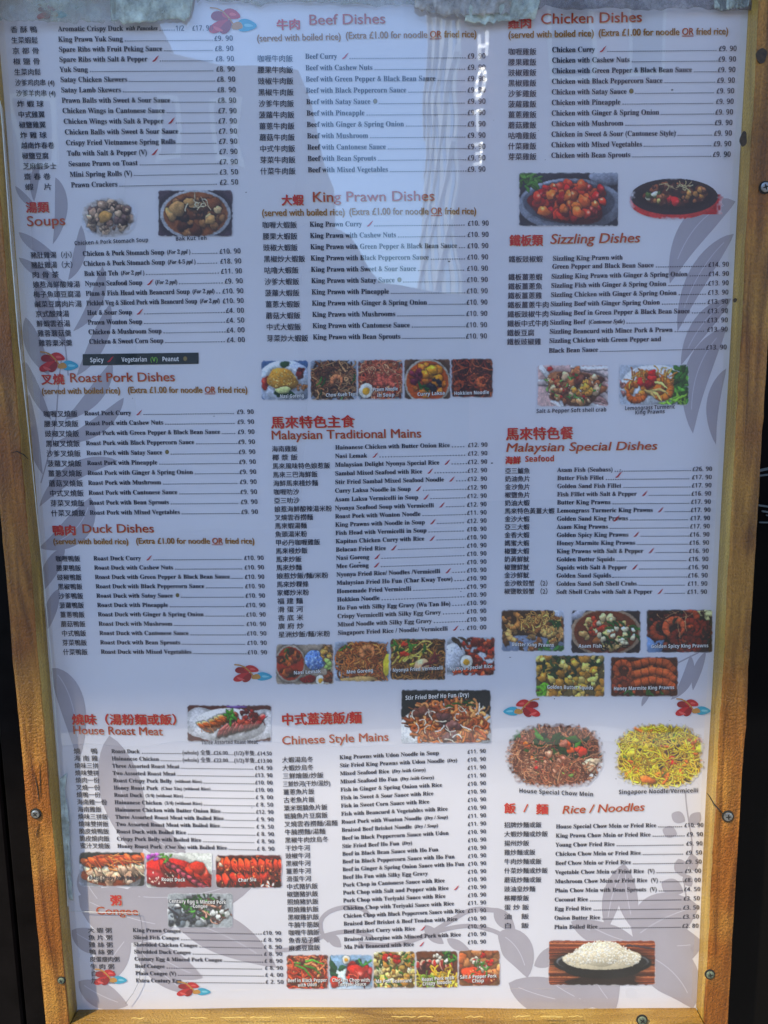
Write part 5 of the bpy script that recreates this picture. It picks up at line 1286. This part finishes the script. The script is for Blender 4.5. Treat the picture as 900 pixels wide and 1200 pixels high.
for s_ in SECT:
    w_ = GEO[('serif', s_['cal'][0])][2]
    s_['em'] *= 0.90
    hs = s_['cal'][1] / (w_ * s_['em'])
    for i, (zh, en, pr_) in enumerate(s_['rows']):
        P_ = newprint(L_TEXT)
        zx, zy = ctrl(s_['zh'], i); ex, ey = ctrl(s_['en'], i); px, py = ctrl(s_['pr'], i)
        d = np.array([px - ex, py - ey]); d /= np.linalg.norm(d)
        if zh:
            n_ = len(zh.replace(' ', ''))
            g_ = GEO[('zh', zh)][2]
            base_w = {2: 4.0, 3: 4.0}.get(n_, sum(0.55 if c in '()/24（）' else (0.3 if c == ' ' else 1) for c in zh))
            if '(4)' in zh: base_w = 5.9
            if '炒河(' in zh: base_w = 7.6
            tw_ = base_w * s_['zw']
            P_.text('zh', zh, zx, zy, s_['zem'], tw_ / (g_ * s_['zem']), 1.0, float(d[1]) * 0.5, 'ink', mid=0.38)
        cur = 0.0
        def raw(q):
            t_ = 0.0
            for part in en.replace('{', '\n{').replace('}', '}\n').split('\n'):
                part = part.strip()
                if not part: continue
                if part == '{c}': t_ += 12
                elif part == '{n}': t_ += 7.5
                elif part[:3] == '{i:': t_ += GEO[('ital', part[3:-1])][2] * s_['em'] * 0.86 * q * .95 + 3
                elif part[:3] == '{s:': t_ += GEO[('serif', part[3:-1])][2] * s_['em'] * 0.80 * q + 3
                else: t_ += GEO[('serif', part)][2] * s_['em'] * q + 2.2
            return t_
        hs0 = hs
        room = float(np.hypot(px - ex, py - ey)) - len(pr_) * s_['pw'] - 2
        if pr_ and '(' not in pr_ and len(pr_) < 10 and raw(hs) > room: hs = hs * room / raw(hs)
        for part in en.replace('{', '\n{').replace('}', '}\n').split('\n'):
            part = part.strip()
            if not part: continue
            qx, qy = ex + d[0] * cur, ey + d[1] * cur
            k = s_['em'] * 0.23
            if part == '{c}': chili(P_, qx + 7, qy - 0.5, s_['em'] / 9.8); cur += 12
            elif part == '{n}': nut(P_, qx + 3.4, qy - 1.0, s_['em'] / 9.8); cur += 7.5
            elif part.startswith('{i:'): cur += P_.text('ital', part[3:-1], qx + 1, qy, s_['em'] * 0.86, hs * .95, d[0], d[1], 'ink') + 3
            elif part.startswith('{s:'): cur += P_.text('serif', part[3:-1], qx + 1, qy, s_['em'] * 0.80, hs, d[0], d[1], 'ink') + 3
            else: cur += P_.text('serif', part, qx, qy, s_['em'], hs, d[0], d[1], 'ink') + 2.2
        if pr_:
            if '(' in pr_:
                g_ = GEO[('zh', pr_)][2]; tw_ = 105.0
                P_.text('zh', pr_, px - tw_, py - d[1] * tw_, 6.6, tw_ / (g_ * 6.6), d[0], d[1], 'ink', mid=0.34)
            else:
                g_ = GEO[('price', pr_)][2]; tw_ = len(pr_) * s_['pw'] * (0.86 if len(pr_) > 9 else 1)
                em_ = s_['em'] * 0.96
                P_.text('price', pr_, px - tw_, py - d[1] * tw_, em_, tw_ / (g_ * em_), d[0], d[1], 'ink', mid=0.30)
            if s_['dots']:
                st = cur + 1.0; enx = np.hypot(px - ex, py - ey) - tw_ - 1.5
                k = np.arange(st, enx, s_['dots'])
                if len(k):
                    bx = ex + d[0] * k; by = ey + d[1] * k + s_['em'] * 0.21
                    r_ = 0.66
                    X_ = np.stack([bx - r_, bx + r_, bx + r_, bx - r_], 1).ravel(); Y_ = np.stack([by - r_ * .8, by - r_ * .8, by + r_ * .8, by + r_ * .8], 1).ravel()
                    o_ = np.arange(len(k)) * 4
                    P_.add(X_, Y_, np.vstack([np.stack([o_, o_ + 1, o_ + 2], 1), np.stack([o_, o_ + 2, o_ + 3], 1)]), 'ink')
        hs = hs0
        P_.build('dish_line', poster)
pr = newprint(L_TEXT + 0.00004); chili(pr, 724.7, 556.7, .9); chili(pr, 722, 608, .9); pr.build('chili_mark', poster)


def fit(P_, sty, string, x0, x1, y0, y1, em, ink, dl=0.0, ox=0, oy=0, mid=None):
    L_ = math.hypot(x1 - x0, y1 - y0)
    g_ = GEO[(sty, string)][2]
    mid = mid if mid is not None else (0.38 if sty.startswith('zh') else 0.26)
    dx, dy = (x1 - x0) / L_, (y1 - y0) / L_
    co, t, w__ = GEO[(sty, string)]
    u = co[:, 0] * L_ / g_ + SHEAR.get(sty, 0) * co[:, 1] * em
    v = (co[:, 1] - mid) * em
    ux, uy = lean(x0, y0)
    for q, (bx, by) in enumerate(BOLD.get(sty, [(0, 0)])):
        P_.add(x0 + u * dx + v * ux + ox + bx, y0 + u * dy + v * uy + oy + by, t, ink, dl + q * 0.000004)


for h in HEADS:
    P_ = newprint(L_TEXT)
    for (sty, s1, x0, x1, y0, y1, em, ink) in h:
        fit(P_, sty, s1, x0, x1, y0, y1, em, 'shadowink', 0.0, 0.4, 0.4)
        fit(P_, sty, s1, x0, x1, y0, y1, em, ink, 0.00003)
    P_.build('section_heading', poster, 'section heading reading ' + ' '.join(t[1] for t in h))
for (a0, a1, ay0, ay1, b0, b1, by0, by1, em) in SUBS:
    P_ = newprint(L_TEXT)
    for ink, dl, o_ in (('shadowink', 0.0, .4), ('gold', .00003, 0)):
        fit(P_, 'sans', SUBA, a0, a1, ay0, ay1, em, ink, dl, o_, o_)
        L_ = b1 - b0; yy = lambda x: by0 + (by1 - by0) * (x - b0) / L_
        k1, k2, k3 = b0 + L_ * .625, b0 + L_ * .645, b0 + L_ * .735
        k4 = b0 + L_ * .755
        fit(P_, 'sans', SUBB1, b0, k1, yy(b0), yy(k1), em, ink, dl, o_, o_)
        fit(P_, 'sans', SUBOR, k2, k3, yy(k2), yy(k3), em, 'head' if ink == 'gold' else ink, dl, o_, o_)
        fit(P_, 'sans', SUBB2, k4, b1, yy(k4), yy(b1), em, ink, dl, o_, o_)
    P_.poly([(k2, yy(k2) + em * .36), (k3, yy(k3) + em * .36), (k3, yy(k3) + em * .44), (k2, yy(k2) + em * .44)], 'head', .00003)
    P_.build('section_note', poster)
# legend bar
P_ = newprint(L_PHOTO)
for q in range(14):
    xa, xb = 96.9 + q * 9.7, 96.9 + (q + 1) * 9.7
    ya, yb = 415 - q * .13, 415 - (q + 1) * .13
    P_.poly([(xa, ya), (xb, yb), (xb, yb + 13.2), (xa, ya + 13.2)], 'bar')
for (s1, x0, x1, ink) in (('Spicy', 105.5, 121.5, 'white'), ('Vegetarian', 142.5, 172, 'white'), ('(V)', 176, 184.5, 'green'), ('Peanut', 190, 209.5, 'white')):
    fit(P_, 'sansb', s1, x0, x1, 422.6 - (x0 - 97) * .012, 422.6 - (x1 - 97) * .012, 7.4, ink, .0001)
P_.lift = L_PHOTO + .0001; chili(P_, 129, 421.5, .85); nut(P_, 217, 420.3, .95)
P_.build('legend_bar', poster, 'dark legend strip for spicy, vegetarian and peanut')
# photographs
for i, (mode, bx_, caps, key, lab) in enumerate(PH):
    o = photo(mode, bx_, key, 100 + i, poster, lab)
    if caps:
        P_ = newprint(L_CAP)
        for (s1, x0, x1, y0, y1, ink) in caps:
            em = 5.7 if ink == 'white' else 6.6
            if key in ('hofun', 'chowmein', 'singapore'): em = 7.0
            if ink == 'white':
                fit(P_, 'sansb', s1, x0, x1, y0, y1, em, 'bar', 0.0, .5, .5)
            fit(P_, 'sansb', s1, x0, x1, y0, y1, em, ink, .00003)
        P_.build('caption', o)

# ------------------------------------------------------------------ clear plastic cover


def cover_mat():
    m = bpy.data.materials.new('clear_plastic')
    m.use_nodes = True
    nt = m.node_tree; L = nt.links.new
    nt.nodes.remove(nt.nodes['Principled BSDF'])
    tr = nt.nodes.new('ShaderNodeBsdfTransparent'); tr.inputs[0].default_value = (0.97, 0.975, 0.98, 1)
    gl = nt.nodes.new('ShaderNodeBsdfGlossy'); gl.inputs['Roughness'].default_value = 0.015
    gl.inputs['Color'].default_value = (1, 1, 1, 1)
    df = nt.nodes.new('ShaderNodeBsdfDiffuse'); df.inputs[0].default_value = (0.8, 0.8, 0.8, 1)
    fr = nt.nodes.new('ShaderNodeLayerWeight'); fr.inputs['Blend'].default_value = 0.5
    pw = nt.nodes.new('ShaderNodeMath'); pw.operation = 'POWER'; pw.inputs[1].default_value = 5.0
    L(fr.outputs['Facing'], pw.inputs[0])
    mu = nt.nodes.new('ShaderNodeMath'); mu.operation = 'MULTIPLY_ADD'; mu.inputs[1].default_value = 0.8; mu.inputs[2].default_value = 0.105; mu.use_clamp = True
    L(pw.outputs[0], mu.inputs[0])
    tc = nt.nodes.new('ShaderNodeTexCoord')
    n = nt.nodes.new('ShaderNodeTexNoise'); n.inputs['Scale'].default_value = 7; n.inputs['Detail'].default_value = 1.5
    L(tc.outputs['Object'], n.inputs['Vector'])
    b = nt.nodes.new('ShaderNodeBump'); b.inputs['Strength'].default_value = 0.09; b.inputs['Distance'].default_value = 0.01
    L(n.outputs['Fac'], b.inputs['Height']); L(b.outputs[0], gl.inputs['Normal'])
    d = nt.nodes.new('ShaderNodeTexNoise'); d.inputs['Scale'].default_value = 14; d.inputs['Detail'].default_value = 8
    L(tc.outputs['Object'], d.inputs['Vector'])
    dm = nt.nodes.new('ShaderNodeMapRange'); dm.inputs['From Min'].default_value = 0.4; dm.inputs['From Max'].default_value = 0.8
    dm.inputs['To Min'].default_value = 0.003; dm.inputs['To Max'].default_value = 0.02
    L(d.outputs['Fac'], dm.inputs['Value'])
    m1 = nt.nodes.new('ShaderNodeMixShader'); m2 = nt.nodes.new('ShaderNodeMixShader')
    L(dm.outputs[0], m1.inputs[0]); L(tr.outputs[0], m1.inputs[1]); L(df.outputs[0], m1.inputs[2])
    L(mu.outputs[0], m2.inputs[0]); L(m1.outputs[0], m2.inputs[1]); L(gl.outputs[0], m2.inputs[2])
    L(m2.outputs[0], nt.nodes['Material Output'].inputs['Surface'])
    return m


M['cover'] = cover_mat()
M['coveredge'] = mat('milky_plastic_edge', (0.62, 0.64, 0.62, 1), 0.3)
cover = empty('plastic_cover', ((XL + XR) / 2, -0.008, ZB + 0.001))
tag(cover, 'clear shiny plastic sheet over the whole menu', 'cover')
CY = -0.0058
V = [(XL + 0.0006, CY, ZB + 0.0006), (XR - 0.0006, CY, ZB + 0.0006), (XR - 0.0006, CY, ZT - 0.0006), (XL + 0.0006, CY, ZT - 0.0006)]
obj('sheet', V, [(0, 1, 2, 3)], M['cover'], cover)


def tube(pts3, r, name, m_, parent):
    V = []; F = []; n = len(pts3); k = 6
    for i in range(n):
        a = np.array(pts3[max(0, i - 1)]); b = np.array(pts3[min(n - 1, i + 1)])
        d = (b - a) / np.linalg.norm(b - a)
        u = np.cross(d, [0, 1, 0]); u /= np.linalg.norm(u); v = np.cross(d, u)
        for j in range(k):
            c, s = math.cos(j * math.tau / k), math.sin(j * math.tau / k)
            V.append(np.array(pts3[i]) + (u * c + v * s) * r)
    for i in range(n - 1):
        for j in range(k): F.append((i * k + j, i * k + (j + 1) % k, (i + 1) * k + (j + 1) % k, (i + 1) * k + j))
    return obj(name, V, F, m_, parent, smooth=True)


def pl(pts, y): return [tuple(plane([a], [b], y)[0]) for a, b in pts]


EDGE = [(0, 118), (3, 150), (13, 290), (22, 400), (33, 500), (43, 600), (53, 700), (62, 800), (71, 930), (79.5, 1062)]
EY = [CY - 0.001 - (FD - 0.0045) * max(0, min(1, (620 - q[1]) / 220)) for q in EDGE]
E3 = [tuple(plane([q[0]], [q[1]], y_)[0]) for q, y_ in zip(EDGE, EY)]
tube(E3, 0.00042, 'sheet_edge', M['coveredge'], cover)
V = []
for e in E3: V += [e, (XL + 0.0012, CY - 0.0002, e[2])]
obj('curled_edge', V, [(2 * i, 2 * i + 1, 2 * i + 3, 2 * i + 2) for i in range(len(E3) - 1)], M['cover'], cover)
tube(pl([(80, 1067), (100, 1068.5), (130, 1069.5), (163, 1070)], CY - 0.0006), 0.00022, 'crease', M['coveredge'], cover)
tube(pl([(163, 1070), (166, 1082), (167, 1100), (166.5, 1125), (163, 1150), (156, 1164), (147, 1176)], CY - 0.0006), 0.00022, 'crease', mat('dark_crease', (0.16, 0.16, 0.17, 1), 0.4), cover)

M['dirt'] = mat('dark_speck', (0.04, 0.035, 0.03, 1), 0.8)
rs = np.random.default_rng(77)
for i in range(34):
    px_, py_ = rs.uniform(110, 800), rs.uniform(70, 1165)
    P0 = plane([px_], [py_], CY - 0.0002)[0]; r0 = rs.uniform(0.00025, 0.0007)
    bm = bmesh.new()
    bmesh.ops.create_icosphere(bm, subdivisions=1, radius=r0, matrix=Matrix.Translation(P0) @ Matrix.Diagonal((rs.uniform(.6, 1.8), .4, rs.uniform(.5, 1), 1)))
    bmobj('speck', bm, M['dirt'], cover)

# ------------------------------------------------------------------ crumpled tape


def tape_mat(name, col, alpha):
    m = bpy.data.materials.new(name)
    m.use_nodes = True
    nt = m.node_tree; L = nt.links.new
    p = nt.nodes['Principled BSDF']
    p.inputs['Roughness'].default_value = 0.18
    tc = nt.nodes.new('ShaderNodeTexCoord')
    n = nt.nodes.new('ShaderNodeTexNoise'); n.inputs['Scale'].default_value = 55; n.inputs['Detail'].default_value = 9; n.inputs['Roughness'].default_value = 0.7
    L(tc.outputs['Object'], n.inputs['Vector'])
    r = nt.nodes.new('ShaderNodeValToRGB')
    r.color_ramp.elements[0].position = 0.35; r.color_ramp.elements[0].color = tuple(c * 0.55 for c in col[:3]) + (1,)
    r.color_ramp.elements[1].position = 0.62; r.color_ramp.elements[1].color = col
    L(n.outputs['Fac'], r.inputs[0]); L(r.outputs[0], p.inputs['Base Color'])
    t = nt.nodes.new('ShaderNodeBsdfTransparent'); mx = nt.nodes.new('ShaderNodeMixShader')
    mp = nt.nodes.new('ShaderNodeMapRange'); mp.inputs['From Min'].default_value = 0.3; mp.inputs['From Max'].default_value = 0.7
    mp.inputs['To Min'].default_value = max(0, alpha - 0.45); mp.inputs['To Max'].default_value = min(1, alpha + 0.2)
    L(n.outputs['Fac'], mp.inputs['Value']); L(mp.outputs[0], mx.inputs[0]); L(t.outputs[0], mx.inputs[1]); L(p.outputs[0], mx.inputs[2])
    L(mx.outputs[0], nt.nodes['Material Output'].inputs['Surface'])
    b = nt.nodes.new('ShaderNodeBump'); b.inputs['Strength'].default_value = 0.8; b.inputs['Distance'].default_value = 0.003
    n2 = nt.nodes.new('ShaderNodeTexNoise'); n2.inputs['Scale'].default_value = 160; n2.inputs['Detail'].default_value = 4
    L(tc.outputs['Object'], n2.inputs['Vector']); L(n2.outputs['Fac'], b.inputs['Height']); L(b.outputs[0], p.inputs['Normal'])
    return m


def tape(name, label, poly_top, poly_bot, m_, seed, amp=0.0012, group='pieces of crumpled tape'):
    """top and bottom edges as drawing-unit polylines; a wrinkled strip with ragged lower edge"""
    rg = np.random.default_rng(seed)
    n, k = 80, 16
    T = np.array(poly_top, float); B = np.array(poly_bot, float)
    tt = np.linspace(0, 1, n)
    def samp(Q, t):
        s = np.concatenate([[0], np.cumsum(np.hypot(*np.diff(Q, axis=0).T))]); s /= s[-1]
        return np.stack([np.interp(t, s, Q[:, 0]), np.interp(t, s, Q[:, 1])], 1)
    a = samp(T, tt); b = samp(B, tt)
    rag = np.interp(tt, np.linspace(0, 1, 34), rg.normal(size=34)) * 1.3
    b = b + np.stack([rag * 0.4, rag], 1)
    V = []; ns = vnoise(k, n, 3.0, rg) + vnoise(k, n, 6.5, rg) * 1.4
    for j in range(k):
        q = a + (b - a) * j / (k - 1)
        P = plane(q[:, 0], q[:, 1], CY - 0.0012)
        P[:, 1] -= ns[j] * amp * 1.2
        V.append(P)
    V = np.vstack(V)
    idx = np.arange(n * k).reshape(k, n)
    F = np.stack([idx[:-1, :-1], idx[1:, :-1], idx[1:, 1:], idx[:-1, 1:]], -1).reshape(-1, 4)
    o = obj(name, V, F, m_, None, smooth=True)
    md = o.modifiers.new('thick', 'SOLIDIFY'); md.thickness = 0.00008
    return tag(o, label, 'tape', group)


TG = tape_mat('greyish_tape', (0.52, 0.58, 0.52, 1), 0.42)
TL = tape_mat('pale_green_tape', (0.66, 0.76, 0.70, 1), 1.1)
TW = tape_mat('pale_tape', (0.74, 0.84, 0.76, 1), 0.85)
TC = tape_mat('clear_tape', (0.5, 0.58, 0.56, 1), 0.25)
TS = tape_mat('sparkling_tape', (0.62, 0.60, 0.58, 1), 0.75)
TD = tape_mat('smoky_tape', (0.16, 0.15, 0.17, 1), 0.42)
tape('tape_strip', 'grey crumpled tape at the top left corner above the duck starter line', [(-14, -24), (138, -24)], [(-8, 24), (40, 26), (90, 28), (134, 27)], TG, 1)
tape('tape_strip', 'pale whitish tape patch above the word pancakes', [(128, -24), (232, -24)], [(131, 26), (150, 28), (180, 27), (200, 23), (222, 25), (225, 8)], TW, 2, 0.0009)
tape('tape_strip', 'thin smoky tape running above the beef heading', [(228, -24), (500, -24)], [(230, 2), (300, 5), (380, 3), (440, 7), (498, 6)], TC, 3, 0.0006)
tape('tape_strip', 'sparkling dark speckled tape lump between beef and chicken headings', [(486, -24), (604, -24)], [(486, 12), (510, 18), (530, 20), (560, 20), (596, 18)], TS, 4, 0.0016)
tape('tape_strip', 'pale pointed tape patch above the first chicken characters', [(545, 2), (604, -4), (640, -24)], [(545, 27), (570, 28), (600, 25), (627, 23)], TW, 5, 0.0008)
tape('tape_strip', 'smoky tape strip above the chicken heading', [(620, -24), (884, -24)], [(624, 9), (700, 11), (780, 12), (884, 13)], TD, 6)
tape('tape_strip', 'small pale tape end in the top right corner', [(836, -24), (882, -24)], [(836, 11), (850, 13), (866, 11), (876, 10)], TW, 7, 0.0008)
tape('tape_strip', 'narrow pale green tape strip up the left edge beside the roast meats', [(70.5, 912), (72, 960), (76, 1010), (81, 1053)], [(79, 908), (76.5, 930), (81, 960), (82, 1000), (85.5, 1053)], TL, 8, 0.0003)
print('meshes', len(bpy.data.objects))
